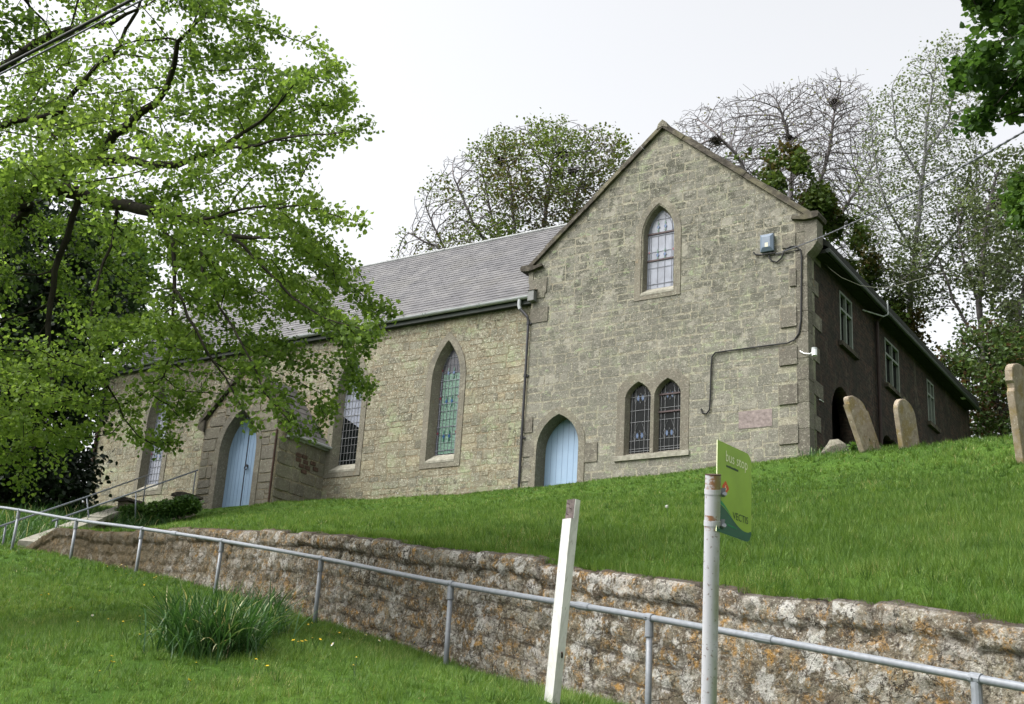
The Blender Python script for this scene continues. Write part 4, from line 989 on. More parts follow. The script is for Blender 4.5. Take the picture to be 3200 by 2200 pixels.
# --- junction box, cables, sensor on the gable
bc = onY(2401, 763, Y0); mb = MB(); hw_, hh_ = .17, .225
mb.box((bc[0]-hw_, Y0-.10, bc[2]-hh_), (bc[0]+hw_, Y0-.03, bc[2]+hh_))
A = [(bc[0]-hw_, bc[2]-hh_), (bc[0]+hw_, bc[2]-hh_), (bc[0]+hw_, bc[2]+hh_), (bc[0]-hw_, bc[2]+hh_)]; Bq = [(bc[0]-.10, bc[2]-.13), (bc[0]+.10, bc[2]-.13), (bc[0]+.10, bc[2]+.14), (bc[0]-.10, bc[2]+.14)]
mb.loft([mpG(u, v, -.10) for u, v in A], [mpG(u, v, -.15) for u, v in Bq]); mb.add([mpG(u, v, -.15) for u, v in Bq], [(0, 1, 2, 3)])
M_box = plain('slate_blue_plastic', (.10, .135, .18), .45, 0, .08, 6, .5)
jb = mb.build('junction_box', M_box, CH)
mb = MB(); mb.box((bc[0]-.03, Y0-.154, bc[2]-.13), (bc[0]+.045, Y0-.1505, bc[2]-.02)); mb.build('warning_label', plain('cream_label', (.5, .48, .36), .6, 0, .25, 60), jb)
cabp = [onY(x, y, Y0-.04) for x, y in [(2402, 790), (2404, 806), (2413, 816), (2428, 819), (2442, 806), (2452, 783), (2470, 770), (2488, 770), (2501, 780), (2505, 800), (2504, 900), (2503, 1000), (2497, 1040), (2483, 1062), (2460, 1072), (2380, 1082), (2260, 1098), (2235, 1102), (2225, 1115), (2222, 1150), (2219, 1250), (2217, 1280), (2208, 1293), (2195, 1290), (2191, 1277)]]
mb = MB(); mb.tube(cabp, .020, 7); mb.build('wall_cable', M_cable, CH)
mb = MB(); mb.tube([onY(x, y, Y0-.06) for x, y in [(2355, 788), (2362, 796), (2380, 797), (2400, 793), (2425, 790)]], .022, 6); mb.tube([onY(x, y, Y0-.03) for x, y in [(2430, 795), (2460, 788), (2500, 780)]], .014, 5); mb.build('wall_cable', M_cable, CH)
sc = onX(2545, 1098, XC+.06)
c1 = onY(2545, 1100, Y0-.12); mb = MB(); mb.tube([c1+np.array([0, 0, -.09]), c1+np.array([0, 0, .06])], .062, 12); mb.tube([onY(2500, 1097, Y0-.02), onY(2512, 1104, Y0-.06), onY(2530, 1106, Y0-.10), onY(2540, 1100, Y0-.12)], .014, 6)
sn_ = mb.build('security_sensor', M_white, CH)
mb = MB(); mb.tube([c1+np.array([0, 0, .06]), c1+np.array([0, 0, .10])], .065, 12); mb.build('sensor_cap', M_gut, sn_)
mb = MB(); mb.tube([onX(2560, 1248, XC+.03), onX(2567, 1251, XC+.05), onX(2574, 1256, XC+.03)], .01, 5); mb.build('bracket', M_white, CH)
# ------------------------------------------------------------------ value noise in numpy
def vnoise(x, y, seed=0):
    xi = np.floor(x).astype(np.int64); yi = np.floor(y).astype(np.int64); fx = x-xi; fy = y-yi
    fx = fx*fx*(3-2*fx); fy = fy*fy*(3-2*fy)
    def h(a, b):
        n = (a*374761393+b*668265263+seed*1442695041) & 0xffffffff; n = ((n ^ (n >> 13))*1274126177) & 0xffffffff; return ((n ^ (n >> 16)) & 0xffff)/65535.0
    return (h(xi, yi)*(1-fx)+h(xi+1, yi)*fx)*(1-fy)+(h(xi, yi+1)*(1-fx)+h(xi+1, yi+1)*fx)*fy
def fbm(x, y, o=4, seed=0): return sum(vnoise(x*2**i, y*2**i, seed+i)*.5**i for i in range(o))/sum(.5**i for i in range(o))
def on_ground(px, py, lower=False):
    d = ray(px, py); ts = np.linspace(3, 60, 4000); P = ts[:, None]*d[None, :]
    g = P[:, 2]+EYE-(zground(P[:, 0], P[:, 1])+bumpz(P[:, 0], P[:, 1])); i = int(np.argmax(g < 0)) if (g < 0).any() else -1; return E3(d*ts[i])
# ------------------------------------------------------------------ retaining wall
def retaining(x0, x1, ds):
    s = np.arange(x0, x1, ds); hmax = 3.0; nv = int(1.9/ .019)
    depth = np.linspace(0, 1.9, nv)                      # below the top
    SX, DV = np.meshgrid(s, depth, indexing='ij')
    wob = (fbm(SX*.9, DV*1.2, 3, 3)-.5)*.16+(fbm(SX*4, DV*4, 2, 13)-.5)*.05
    dd = DV+wob*np.clip(DV/.25, 0, 1)
    hts = [0, .17, .32, .47, .59, .75, .88, 1.04, 1.17, 1.33, 1.50, 1.66, 1.80, 2.2]
    ci = np.clip(np.searchsorted(hts, dd, side='right')-1, 0, len(hts)-2); hts = np.array(hts)
    ed = np.minimum(dd-hts[ci], hts[ci+1]-dd)
    R = np.random.default_rng(21); tone = np.zeros_like(SX); ej = np.full_like(SX, 9.); top_off = np.zeros(len(s)); pr = np.zeros_like(SX)
    sx2 = SX+(fbm(SX*2.2, DV*3, 3, 8)-.5)*.18
    for c in range(len(hts)-1):
        j = [x0-1]
        while j[-1] < x1+1: j.append(j[-1]+(R.uniform(.22, .85) if c == 0 else R.uniform(.12, .46)))
        j = np.array(j); tn = R.uniform(0, 1, len(j)); po = R.uniform(-.012, .02, len(j)); m_ = ci == c
        k = np.clip(np.searchsorted(j, sx2[m_], side='right')-1, 0, len(j)-2)
        ej[m_] = np.minimum(sx2[m_]-j[k], j[k+1]-sx2[m_]); tone[m_] = tn[k]; pr[m_] = po[k]
        if c == 0:
            k0 = np.clip(np.searchsorted(j, s, side='right')-1, 0, len(j)-2); to = R.uniform(-.03, .022, len(j)); e0 = np.minimum(s-j[k0], j[k0+1]-s)
            top_off = to[k0]-.035*np.exp(-e0/.02)
    e = np.minimum(ed, ej); jm = np.clip((fbm(SX*1.3+5, DV*1.6, 3, 17)-.36)*6, 0.12, 1); jm = np.where(ci == 0, np.maximum(jm, .65), jm)
    prof = (1-np.exp(-np.maximum(e, 0)/.02))*np.where(ci == 0, .038, .020)*jm+pr*jm*np.where(ci == 0, 1.0, .5)
    pit = np.clip((fbm(SX*11, DV*11, 3, 61)-.62)*8, 0, 1)
    rel = prof+(fbm(SX*5, DV*5, 4, 31)-.5)*.026+(fbm(SX*24, DV*24, 3, 41)-.5)*.026-pit*.018
    rel = rel+np.where(ci == 0, .014, 0)-.02*np.clip(DV-.3, 0, 1)
    rel = rel-np.where(DV < .04, (.04-DV)/.04, 0)**2*.03     # rounded arris
    tang = np.gradient(ywall(s), s); nrm = np.c_[tang, -np.ones(len(s))]; nrm /= np.linalg.norm(nrm, axis=1)[:, None]
    zt = ztop(s)+top_off
    PX_ = s[:, None]+nrm[:, 0:1]*rel; PY_ = ywall(s)[:, None]+nrm[:, 1:2]*rel; PZ_ = zt[:, None]-DV
    # top surface going back
    bk = np.array([.03, .07, .12, .18, .25, .33, .42]); B = bk[None, :]+0*s[:, None]
    bz = zt[:, None]+.012-.02*np.abs(B-.15)/.2+(fbm(s[:, None]*8+0*B, B*8, 4, 51)-.5)*.045
    TX = s[:, None]-nrm[:, 0:1]*B; TY = ywall(s)[:, None]-nrm[:, 1:2]*B
    X = np.c_[TX[:, ::-1], PX_]; Y = np.c_[TY[:, ::-1], PY_]; Z = np.c_[bz[:, ::-1], PZ_]; T = np.c_[np.repeat(tone[:, :1], len(bk), 1), tone]
    n, k = X.shape; V = np.c_[X.ravel(), Y.ravel(), Z.ravel()]; I, J = np.meshgrid(np.arange(n-1), np.arange(k-1), indexing='ij'); a = (I*k+J).ravel()
    F = np.c_[a, a+1, a+k+1, a+k]
    Jt = np.c_[np.repeat(np.exp(-np.maximum(e[:, :1], 0)/.012), len(bk), 1), np.exp(-np.maximum(e, 0)/.012)*np.clip(jm*1.2, 0, 1)]
    return V, F, T[:-1, :-1].ravel(), Jt[:-1, :-1].ravel()
V, F, T, JT = retaining(-18.9, 7.5, .018)
rw = np_mesh('retaining_wall', V, F, M_rwall, tone=T, smooth=False)
a_ = rw.data.attributes.new('joint', 'FLOAT', 'FACE'); a_.data.foreach_set('value', JT.astype(np.float32))
tag(rw, 'long low rubble stone retaining wall covered in white and orange lichen below the lawn', 'wall')
# ------------------------------------------------------------------ handrail on the bank
HR = empty('handrail', (0, 0, 0), 'galvanised tube handrail on short posts running the whole length of the retaining wall', 'handrail')
HR.location = tuple(RAIL[1])
rr = [np.array(p) for p in RAIL]; ext0 = rr[0]+(rr[0]-rr[1])*1.2; ext1 = rr[-1]+np.array([-1.1, .22, .17]); ext2 = ext1+np.array([-1.5, .1, .12])
line = [ext0]+rr+[ext1, ext2]
dense = []
for i in range(len(line)-1):
    for t in np.linspace(0, 1, 8)[:-1]:
        p0 = line[max(i-1, 0)]; p1 = line[i]; p2 = line[i+1]; p3 = line[min(i+2, len(line)-1)]
        dense.append(.5*((2*p1)+(-p0+p2)*t+(2*p0-5*p1+4*p2-p3)*t*t+(-p0+3*p1-3*p2+p3)*t**3))
dense.append(line[-1])
mb = MB(); mb.tube(dense, .024, 12); mb.build('rail', M_galv, HR, True)
for i, p in enumerate(rr+[ext0]):
    b = np.array([p[0], p[1], float(zbot(p[0]))-.25]); lean = np.array([random.uniform(-.01, .02), 0, 0])
    mb = MB(); mb.tube([b-lean, p-np.array([0, 0, .02])], .0235, 10); po = mb.build('post', M_galv, HR, True)
    d = (rr[min(i+1, 7)]-rr[max(i-1, 0)]) if i < 8 else rr[0]-rr[1]; d = d/np.linalg.norm(d)
    mb = MB(); mb.tube([p-d*.035, p+d*.035], .031, 12); mb.tube([p-np.array([0, 0, .02]), p-np.array([0, 0, .13])], .0305, 12); mb.tube([p-np.array([0, 0, .13]), p-np.array([0, 0, .137])], .035, 12)
    mb.tube([p+np.array([-.02, -.03, 0]), p+np.array([-.024, -.036, 0])], .007, 6)
    mb.build('tee_fitting', M_galv, po)
for i, t in ((1, .30), (4, .6), (2, .97), (0, .55)):
    if i == 2: continue
    p = rr[i+0]*(1-t)+rr[i+1]*t
    k = min(range(len(dense)), key=lambda q: np.linalg.norm(dense[q]-p)); d = dense[k+1]-dense[k-1]; d /= np.linalg.norm(d)
    mb = MB(); mb.tube([dense[k]-d*.08, dense[k]-d*.075, dense[k]+d*.075, dense[k]+d*.08], [.024, .031, .031, .024], 12); mb.build('sleeve_joint', M_galv, HR)
# ------------------------------------------------------------------ steps, step handrails, piers
ST = empty('stone_parapet', tuple(atD(100, 1730, 23)), 'low sloping wall with a pale coping climbing beside the step handrails', 'parapet')
q0, q1 = atD(92, 1692, 22.6), atD(393, 1580, 36)
dvec = q1-q0; hv = np.array([dvec[0], dvec[1], 0]); hv /= np.linalg.norm(hv); sv = np.array([hv[1], -hv[0], 0])   # to the right of travel
mb = MB(); nseg = 7
for k in range(nseg):
    a = q0+dvec*(k/nseg); b = q0+dvec*((k+1)/nseg-.004); j = random.uniform(-.01, .015)
    for (w0, w1, z0, z1, t) in ((-.19, .19, -.12+j, 0+j, 0),):
        vs = [a+sv*w0+[0, 0, z0], a+sv*w1+[0, 0, z0], b+sv*w1+[0, 0, z0], b+sv*w0+[0, 0, z0], a+sv*w0+[0, 0, z1], a+sv*w1+[0, 0, z1], b+sv*w1+[0, 0, z1], b+sv*w0+[0, 0, z1]]
        mb.add(vs, [(0, 3, 2, 1), (4, 5, 6, 7), (0, 1, 5, 4), (1, 2, 6, 5), (2, 3, 7, 6), (3, 0, 4, 7)])
mb.build('side_wall_coping', M_sill, ST)
mb = MB(); a, b = q0, q1; vs = [a-sv*.16+[0, 0, -1.6], a+sv*.16+[0, 0, -1.6], b+sv*.16+[0, 0, -1.6], b-sv*.16+[0, 0, -1.6], a-sv*.16+[0, 0, -.11], a+sv*.16+[0, 0, -.11], b+sv*.16+[0, 0, -.11], b-sv*.16+[0, 0, -.11]]
mb.add(vs, [(0, 3, 2, 1), (4, 5, 6, 7), (0, 1, 5, 4), (1, 2, 6, 5), (2, 3, 7, 6), (3, 0, 4, 7)]); mb.build('side_wall', M_rwall, ST)
def srail(name, pts, posts, label):
    R_ = empty(name, tuple(atD(*pts[0])), label, 'handrail'); P3 = [atD(*q) for q in pts]
    mb = MB(); mb.tube(P3, .021, 8); mb.build('rail', M_thinrail, R_, True)
    for (tx, ty, bx, by, z) in posts:
        mb = MB(); t = atD(tx, ty, z); b = atD(bx, by, z); mb.tube([t, b-np.array([0, 0, .3])], .018, 7); mb.build('post', M_thinrail, R_, True)
    return R_
srail('step_handrail', [(-40, 1662, 22), (0, 1645, 22.5), (270, 1553, 30), (463, 1484, 36)], [(458, 1487, 446, 1585, 35.8), (271, 1554, 289, 1625, 30), (18, 1641, 10, 1706, 22.8)], 'far sloping tube handrail beside the stone steps, its top end left of the window sill')
srail('step_handrail', [(165, 1628, 24), (425, 1537, 31), (618, 1469, 35)], [(612, 1471, 602, 1553, 34.9), (425, 1540, 429, 1580, 31), (178, 1626, 175, 1680, 24.3)], 'near sloping tube handrail on the steps, reaching up to the porch corner')
for (cx, cy, wpx, hb, lab) in ((585, 1551, 74, 60, 'stone pier with a flat cap at the left corner of the porch'), (404, 1566, 66, 50, 'low stone pier with a flat cap among plants above the steps')):
    z = 34.5; pc = atD(cx, cy, z); wd = wpx/FPX*z/2
    pi = empty('stone_pier', tuple(pc-np.array([0, 0, 1])), lab, 'pier')
    mb = MB(); mb.prism([(-wd, -.03), (-wd*.9, .04), (-wd*.3, .075), (wd*.4, .06), (wd*.95, .02), (wd, -.05), (wd*.5, -.06), (-wd*.6, -.055)], lambda u, v, d: (pc[0]+u, pc[1]+d, pc[2]+v), -.3, .3); mb.build('cap', M_coping, pi)
    mb = MB(); mb.box((pc[0]-wd*.62, pc[1]-.22, pc[2]-1.3), (pc[0]+wd*.62, pc[1]+.22, pc[2]-.05), .5); mb.build('shaft', M_nave, pi)
# ------------------------------------------------------------------ white post
zb_p = 8.0; B0 = atD(1727, 2172, zb_p); T0 = atD(1789, 1562, zb_p+.02)
WPT = empty('wooden_post', tuple(B0), 'leaning white painted square timber post with a bare wood notch at its top', 'post')
ax = T0-B0; L = np.linalg.norm(ax); ax /= L
camdir = -np.array([B0[0], B0[1], 0]); camdir /= np.linalg.norm(camdir)
def rot(v, a): return np.array([v[0]*math.cos(a)-v[1]*math.sin(a), v[0]*math.sin(a)+v[1]*math.cos(a), 0])
nl = rot(camdir, -math.radians(42)); nr_ = rot(camdir, math.radians(48))     # nl: the face turned to the left in the picture
hwp = .0355
def pbox(mb, s0, s1, l0, l1, r0, r1, tone=0):
    vs = [B0+ax*s+nl*l+nr_*r for s in (s0, s1) for l, r in ((l0, r0), (l1, r0), (l1, r1), (l0, r1))]
    mb.add(vs, [(0, 3, 2, 1), (4, 5, 6, 7), (0, 1, 5, 4), (1, 2, 6, 5), (2, 3, 7, 6), (3, 0, 4, 7)], tone)
mb = MB(); Lc = L-.125
for k in range(14): pbox(mb, -.3+(Lc+.3)*k/14, -.3+(Lc+.3)*(k+1)/14, -hwp, hwp, -hwp, hwp, max(0, .9-k*.14))
pbox(mb, Lc, L, -hwp, hwp*.25, -hwp, hwp, .2)
mb.build('shaft', M_wpost, WPT, fix=False)
mb = MB(); pbox(mb, Lc-.001, L+.002, hwp*.25, hwp*.25+.003, -hwp, hwp-.006); pbox(mb, L, L+.0025, -hwp+.003, hwp*.25, -hwp+.001, hwp-.006); pbox(mb, Lc+.0004, Lc+.0016, hwp*.25, hwp, -hwp, hwp); mb.build('notch', M_oldwood, WPT)
for (s_, r_) in ((L-.03, -.01), (L-.06, .008), (L-.095, -.012)):
    mb = MB(); p = B0+ax*s_+nl*(hwp*.3)+nr_*r_; mb.tube([p, p+nl*.022+ax*.003], .0022, 5); mb.build('nail', M_rustpipe, WPT)
mb = MB(); p = B0+ax*(L*.2)+nr_*hwp; mb.tube([p-nl*.012-ax*.01, p+nr_*.014+nl*.004+ax*.006, p+nr_*.02+nl*.016+ax*.02], .006, 6); mb.build('iron_stub', M_rustpipe, WPT)
# ------------------------------------------------------------------ bus stop
PT = atD(2228.5, 1482, 6.05); PB = atD(2214, 2260, 6.02)
BS = empty('bus_stop', tuple(PB), 'rust stained grey bus stop pole with a lime green sign flag', 'bus stop')
axp = PT-PB; Lp = np.linalg.norm(axp); axp /= Lp; mb = MB(); nb = 16; rp_ = .0375; nseg = 90
ringv = []
a_ = np.cross(axp, [0, 0, 1.0]); a_ = np.array([1, 0, 0])-axp*axp[0]; a_ /= np.linalg.norm(a_); b_ = np.cross(axp, a_)
B1 = PB-axp*1.0; L1 = Lp+1.0
Vv = []; Ff = []; Tt = []
for i in range(nseg+1):
    c = B1+axp*(L1*i/nseg); Vv += [c+rp_*(a_*math.cos(2*math.pi*j/24)+b_*math.sin(2*math.pi*j/24)) for j in range(24)]
for i in range(nseg):
    dtop = L1*(1-(i+.5)/nseg)
    t = max(1-dtop/.09, 0)**.6 if dtop < .09 else 0
    t = max(t, .85*math.exp(-((dtop-.205)/.022)**2), .8*math.exp(-((dtop-.262)/.016)**2), .55*math.exp(-((dtop-.075)/.02)**2))
    for j in range(24): Ff.append((i*24+j, i*24+(j+1) % 24, (i+1)*24+(j+1) % 24, (i+1)*24+j)); Tt.append(t)
po = np_mesh('pole', Vv, Ff, M_pole, BS, tone=Tt, smooth=True)
mb = MB(); mb.tube([PT-axp*.004, PT], [rp_+.001, rp_+.001], 24); mb.tube([PT, PT+axp*.0005], [rp_-.004]*2, 24); mb.build('pole_end', M_rustpipe, BS)
for dt in (.083, .232):
    c = PT-axp*dt; mb = MB(); mb.tube([c-axp*.012, c+axp*.012], rp_+.0025, 24); cl = mb.build('clamp_band', M_pole, BS)
    side = np.array([math.cos(HEAD-math.pi/2), math.sin(HEAD-math.pi/2), 0])
    mb = MB(); p = c+side*(rp_+.004); fw = np.array([math.cos(HEAD), math.sin(HEAD), 0])
    mb.obox(p+side*.008, side*.010, fw*.006, axp*.02); mb.tube([p+side*.004-fw*.03-axp*.012, p+side*.012+fw*.03-axp*.012], .0055, 6); mb.tube([p+side*.012-fw*.030-axp*.012, p+side*.012-fw*.022-axp*.012], .010, 6)
    mb.build('bolt', M_galv, cl)
# sign plate in its own flat coordinates
SW, SH = .336, .445
P0s = atD(2242.5, 1374, 6.14); dirw = np.array([math.cos(HEAD-math.radians(39.7)), math.sin(HEAD-math.radians(39.7)), 0])
nrmS = np.cross(dirw, [0, 0, 1.0])     # towards the camera side
if np.dot(nrmS, -P0s+np.array([0, 0, EYE])) < 0: nrmS = -nrmS
up_ = np.array([.004, 0, 1.0])
def mpB(u, v, d): p = P0s+dirw*u+up_*(v-SH)+nrmS*d; return tuple(p)
def rounded(w_, h_, r, corners=(0, 1, 1, 1)):
    pts = []
    for ci, (cx, cy, a0) in enumerate([(0, 0, 180), (w_, 0, 270), (w_, h_, 0), (0, h_, 90)]):
        if ci in (1, 2):
            ox, oy = (w_-r, r) if ci == 1 else (w_-r, h_-r)
            pts += [(ox+r*math.cos(math.radians(a0+t)), oy+r*math.sin(math.radians(a0+t))) for t in range(0, 91, 15)]
        else: pts.append((cx, cy))
    return pts
rc = rounded(SW, SH, .05)
M_lime = plain('lime_green_sheet', (.215, .345, .022), .45, 0, .12, 5, .4)
M_dgreen = plain('dark_green_print', (.008, .075, .045), .4, 0, .2, 9, .4)
M_mgreen = plain('mid_green_print', (.012, .20, .075), .4, 0, .15, 9)
M_cream = plain('cream_print', (.62, .66, .40), .5, 0, .05, 9)
M_ink = plain('dark_ink', (.02, .05, .02), .5, 0, .1, 9)
M_redp = plain('orange_red_print', (.50, .07, .015), .5, 0, .1, 9)
mb = MB(); mb.prism(rc, mpB, 0, -.003); sg = mb.build('sign_plate', M_lime, BS)
mb = MB(); mb.prism([(-.0022, 0), (0, 0), (0, SH), (-.0022, SH)], mpB, .0006, -.0036); mb.build('pale_edge', M_cream, sg)
wave = lambda u: .092+.046*math.cos(min(1, u/.27)*math.pi*.98)
mb = MB()
us = np.linspace(0.0, SW-.0008, 22); lowc = []
def lowv(u): return 0.0006 if u < SW-.05 else .05-math.sqrt(max(0, .05**2-(u-(SW-.05))**2))+.0006
mb.add([mpB(u, wave(u) if u < .3 else wave(.3)+(u-.3)*.35, .0005) for u in us]+[mpB(u, lowv(u), .0005) for u in us], [(i, i+1, 22+i+1, 22+i) for i in range(21)])
mb.build('green_wave', M_dgreen, sg)
mb = MB(); us = np.linspace(0, .17, 12)
mb.add([mpB(u, wave(u)+.028*(1-u/.17), .0009) for u in us]+[mpB(u, wave(u)+.0005, .0009) for u in us], [(i, i+1, 12+i+1, 12+i) for i in range(11)]); mb.build('green_stripe', M_mgreen, sg)
mb = MB(); us = np.linspace(0, .19, 12)
mb.add([mpB(u, wave(u)+.0025, .0013) for u in us]+[mpB(u, wave(u)-.0005, .0013) for u in us], [(i, i+1, 12+i+1, 12+i) for i in range(11)]); mb.build('pale_line', M_lime, sg)
mb = MB(); cx, cy = .080, .226; q = .031; mb.prism([(cx-q*.12, cy+q), (cx+q*.12, cy+q), (cx+q, cy+q*.12), (cx+q, cy-q*.12), (cx+q*.12, cy-q), (cx-q*.12, cy-q), (cx-q, cy-q*.12), (cx-q, cy+q*.12)][::-1], mpB, .0010, .0004); mb.build('red_badge', M_redp, sg)
def text(name, body, size, u, v, mat, d=.0016, sx=1.0, off=0.0):
    cu = bpy.data.curves.new(name, 'FONT'); cu.body = body; cu.size = size; cu.offset = off; cu.resolution_u = 3
    ob = bpy.data.objects.new(name+'_t', cu); COL.objects.link(ob); dg = bpy.context.evaluated_depsgraph_get()
    me = bpy.data.meshes.new_from_object(ob.evaluated_get(dg)); bpy.data.objects.remove(ob); bpy.data.curves.remove(cu)
    for vv in me.vertices: vv.co = mpB(u+vv.co.x*sx, v+vv.co.y, d)
    me.name = name; me.materials.clear(); return link(name, me, mat, sg)
text('lettering', 'bus stop', .075, .075, .358, M_cream, sx=.86, off=.0002)
text('lettering', '6', .036, .070, .213, M_cream, sx=1)
text('lettering', 'VECTIS', .050, .150, .088, M_ink, sx=.98)
mb = MB(); rs = random.Random(4)
u = .085
while u < .2: w_ = rs.uniform(.006, .012); mb.prism([(u, .330), (u+w_, .330), (u+w_, .330+rs.uniform(.008, .013)), (u, .340)], mpB, .0010, .0004); u += w_+.002
mb.build('small_print', M_ink, sg)
mb = MB(); u = .10
while u < .19: w_ = rs.uniform(.004, .008); mb.prism([(u, .046-(u-.1)*.05), (u+w_, .046-(u-.1)*.05), (u+w_, .053-(u-.1)*.05), (u, .053-(u-.1)*.05)], mpB, .0014, .0008); u += w_+.002
mb.build('small_print', M_mgreen, sg)
# ------------------------------------------------------------------ overhead cables
def cable(name, pts, r, mat, label, twist=False):
    P = [np.array(p) for p in pts]; mb = MB(); mb.tube(P, r, 7)
    if twist:
        for ph in (0, math.pi): 
            Q = []
            for i in range(len(P)-1):
                for t in np.linspace(0, 1, 30)[:-1]:
                    c = P[i]*(1-t)+P[i+1]*t; a = ph+(i*30+t*30)*.5; Q.append(c+r*.8*np.array([math.cos(a)*.7, math.cos(a)*.7, math.sin(a)]))
            mb.tube(Q, r*.7, 5)
    return tag(mb.build(name, mat, smooth=True), label, 'cable')
A, Bc = atD(-900, 664, 9.6), atD(1500, -586, 7.1)
cable('overhead_cable', [A+(Bc-A)*t+np.array([0, 0, -.10*4*t*(1-t)]) for t in np.linspace(0, 1, 24)], .007, M_cablegrey, 'grey overhead cable crossing the upper left corner, nearer of the two side by side')
A2, B2 = atD(-900, 652, 9.7), atD(1500, -598, 7.2)
cable('overhead_cable', [A2+(B2-A2)*t+np.array([0, 0, -.085*4*t*(1-t)]) for t in np.linspace(0, 1, 24)], .012, M_cable, 'thick black overhead cable just above the grey one in the upper left corner')
E1 = onY(2425, 793, Y0-.16); E2 = atD(3200, 425, 15); E3_ = E2+(E2-E1)*.8+np.array([0, 0, .9]); Mid = onY(2500, 769, Y0-.2)
cable('overhead_cable', [E1]+[E1+(E3_-E1)*t+np.array([0, 0, -1.0*4*t*(1-t)*.45]) for t in np.linspace(.04, 1, 22)], .011, M_cablegrey, 'service cable rising from the gable junction box to the right edge', True)
wp = [onX(2573, 820, XC+.03)]+[atD(x, y, z) for x, y, z in [(2600, 845, 31), (2629, 867, 31), (2688, 892, 31.5), (2746, 900, 32), (2804, 892, 32.5), (2850, 879, 33), (2950, 850, 34), (3060, 810, 35)]]
cable('hanging_wire', wp, .0065, M_whitewire, 'thin pale wire sagging from the dark side wall towards the trees')
# ------------------------------------------------------------------ gravestones
def gravestone(pb, pt, zc, wid, thick, ang, shape, label):
    b = atD(pb[0], pb[1], zc); t = atD(pt[0], pt[1], zc)
    wv = np.array([math.sin(ang), math.cos(ang), 0]); nv = np.array([math.cos(ang), -math.sin(ang), 0])
    h = t-b; Lh = np.linalg.norm(h); h /= Lh; nv = nv-h*np.dot(nv, h); nv /= np.linalg.norm(nv)
    mb = MB(); prof = []
    hw = wid/2
    if shape == 'shoulder': prof = [(-hw, -.5), (hw, -.5), (hw, Lh-.24), (hw-.06, Lh-.22), (hw-.07, Lh-.14)]+[((hw-.07)*math.cos(a), Lh-.14+.14*math.sin(a)) for a in np.linspace(.15, math.pi-.15, 11)]+[(-hw+.07, Lh-.14), (-hw+.06, Lh-.22), (-hw, Lh-.24)]
    elif shape == 'round': prof = [(-hw, -.5), (hw, -.5)]+[(hw*math.cos(a), Lh-.30+.30*math.sin(a)) for a in np.linspace(0, math.pi, 15)]
    else: prof = [(-hw, -.5), (hw, -.5), (hw, Lh-.55), (hw-.05, Lh-.48), (hw-.05, Lh-.40), (hw-.01, Lh-.36), (hw-.04, Lh-.2)]+[((hw-.04)*math.cos(a), Lh-.2+.2*math.sin(a)) for a in np.linspace(.1, math.pi-.1, 11)]+[(-hw+.04, Lh-.2), (-hw+.01, Lh-.36), (-hw+.05, Lh-.40), (-hw+.05, Lh-.48), (-hw, Lh-.55)]
    c = .012
    mpg = lambda u, v, d: tuple(b+wv*(u+hw)+h*v+nv*d)
    inner = [(u*(1-c/hw), v-(c if v > 0 else 0)) for u, v in prof]; n = len(prof)
    mb.add([mpg(*q, thick/2) for q in inner], [tuple(range(n))]); mb.loft([mpg(*q, thick/2) for q in inner], [mpg(*q, thick/2-c) for q in prof]); mb.loft([mpg(*q, thick/2-c) for q in prof], [mpg(*q, -thick/2+c) for q in prof])
    mb.loft([mpg(*q, -thick/2+c) for q in prof], [mpg(*q, -thick/2) for q in inner]); mb.add([mpg(*q, -thick/2) for q in inner], [tuple(range(n-1, -1, -1))])
    return tag(mb.build('gravestone', M_grave), label, 'gravestone')
gravestone((2694, 1414), (2630, 1228), 25.5, .68, .13, math.radians(17), 'shoulder', 'shouldered gravestone leaning strongly to the left beside the dark arch')
gravestone((2817, 1408), (2792, 1237), 25.3, .62, .115, math.radians(17), 'round', 'slim round topped gravestone standing nearly upright before the dark side wall')
gravestone((3177, 1370), (3143, 1122), 21.5, .75, .14, math.radians(15), 'ornate', 'tall orange lichened gravestone cut by the right edge of the picture')
def rubble(px, py, zc, size, label, seed):
    import bmesh
    c = atD(px, py, zc); bm = bmesh.new(); bmesh.ops.create_icosphere(bm, subdivisions=2, radius=1); R = random.Random(seed)
    for v in bm.verts:
        m_ = max(abs(v.co.x), abs(v.co.y), abs(v.co.z)); v.co = v.co/(m_**.96)
        v.co *= 1+R.uniform(-.05, .05)
    bmesh.ops.rotate(bm, verts=bm.verts, cent=(0, 0, 0), matrix=Matrix.Rotation(math.radians(38), 3, 'Y') @ Matrix.Rotation(.4, 3, 'Z'))
    for v in bm.verts: v.co = Vector((c[0]+v.co.x*size[0], c[1]+v.co.y*size[1], c[2]+v.co.z*size[2]))
    me = bpy.data.meshes.new('fallen_stone'); bm.to_mesh(me); bm.free(); return tag(link('fallen_stone', me, M_quoin), label, 'stone')
rubble(2612, 1412, 27, (.26, .2, .24), 'larger fallen stone block tilted on its corner at the foot of the dark arch', 2)
rubble(2662, 1410, 26.5, (.14, .12, .08), 'small fallen stone lying between the tilted block and the leaning gravestone', 5)
b_ = onY(2232, 1465, Y0-.12); mb = MB(); mb.box((b_[0]-.15, Y0-.2, 8.5), (b_[0]+.12, Y0-.0, b_[2]+.13)); 
tag(mb.build('stone_block', M_ashlar), 'small upright brown stone block against the gable, just behind the bus stop pole', 'stone')
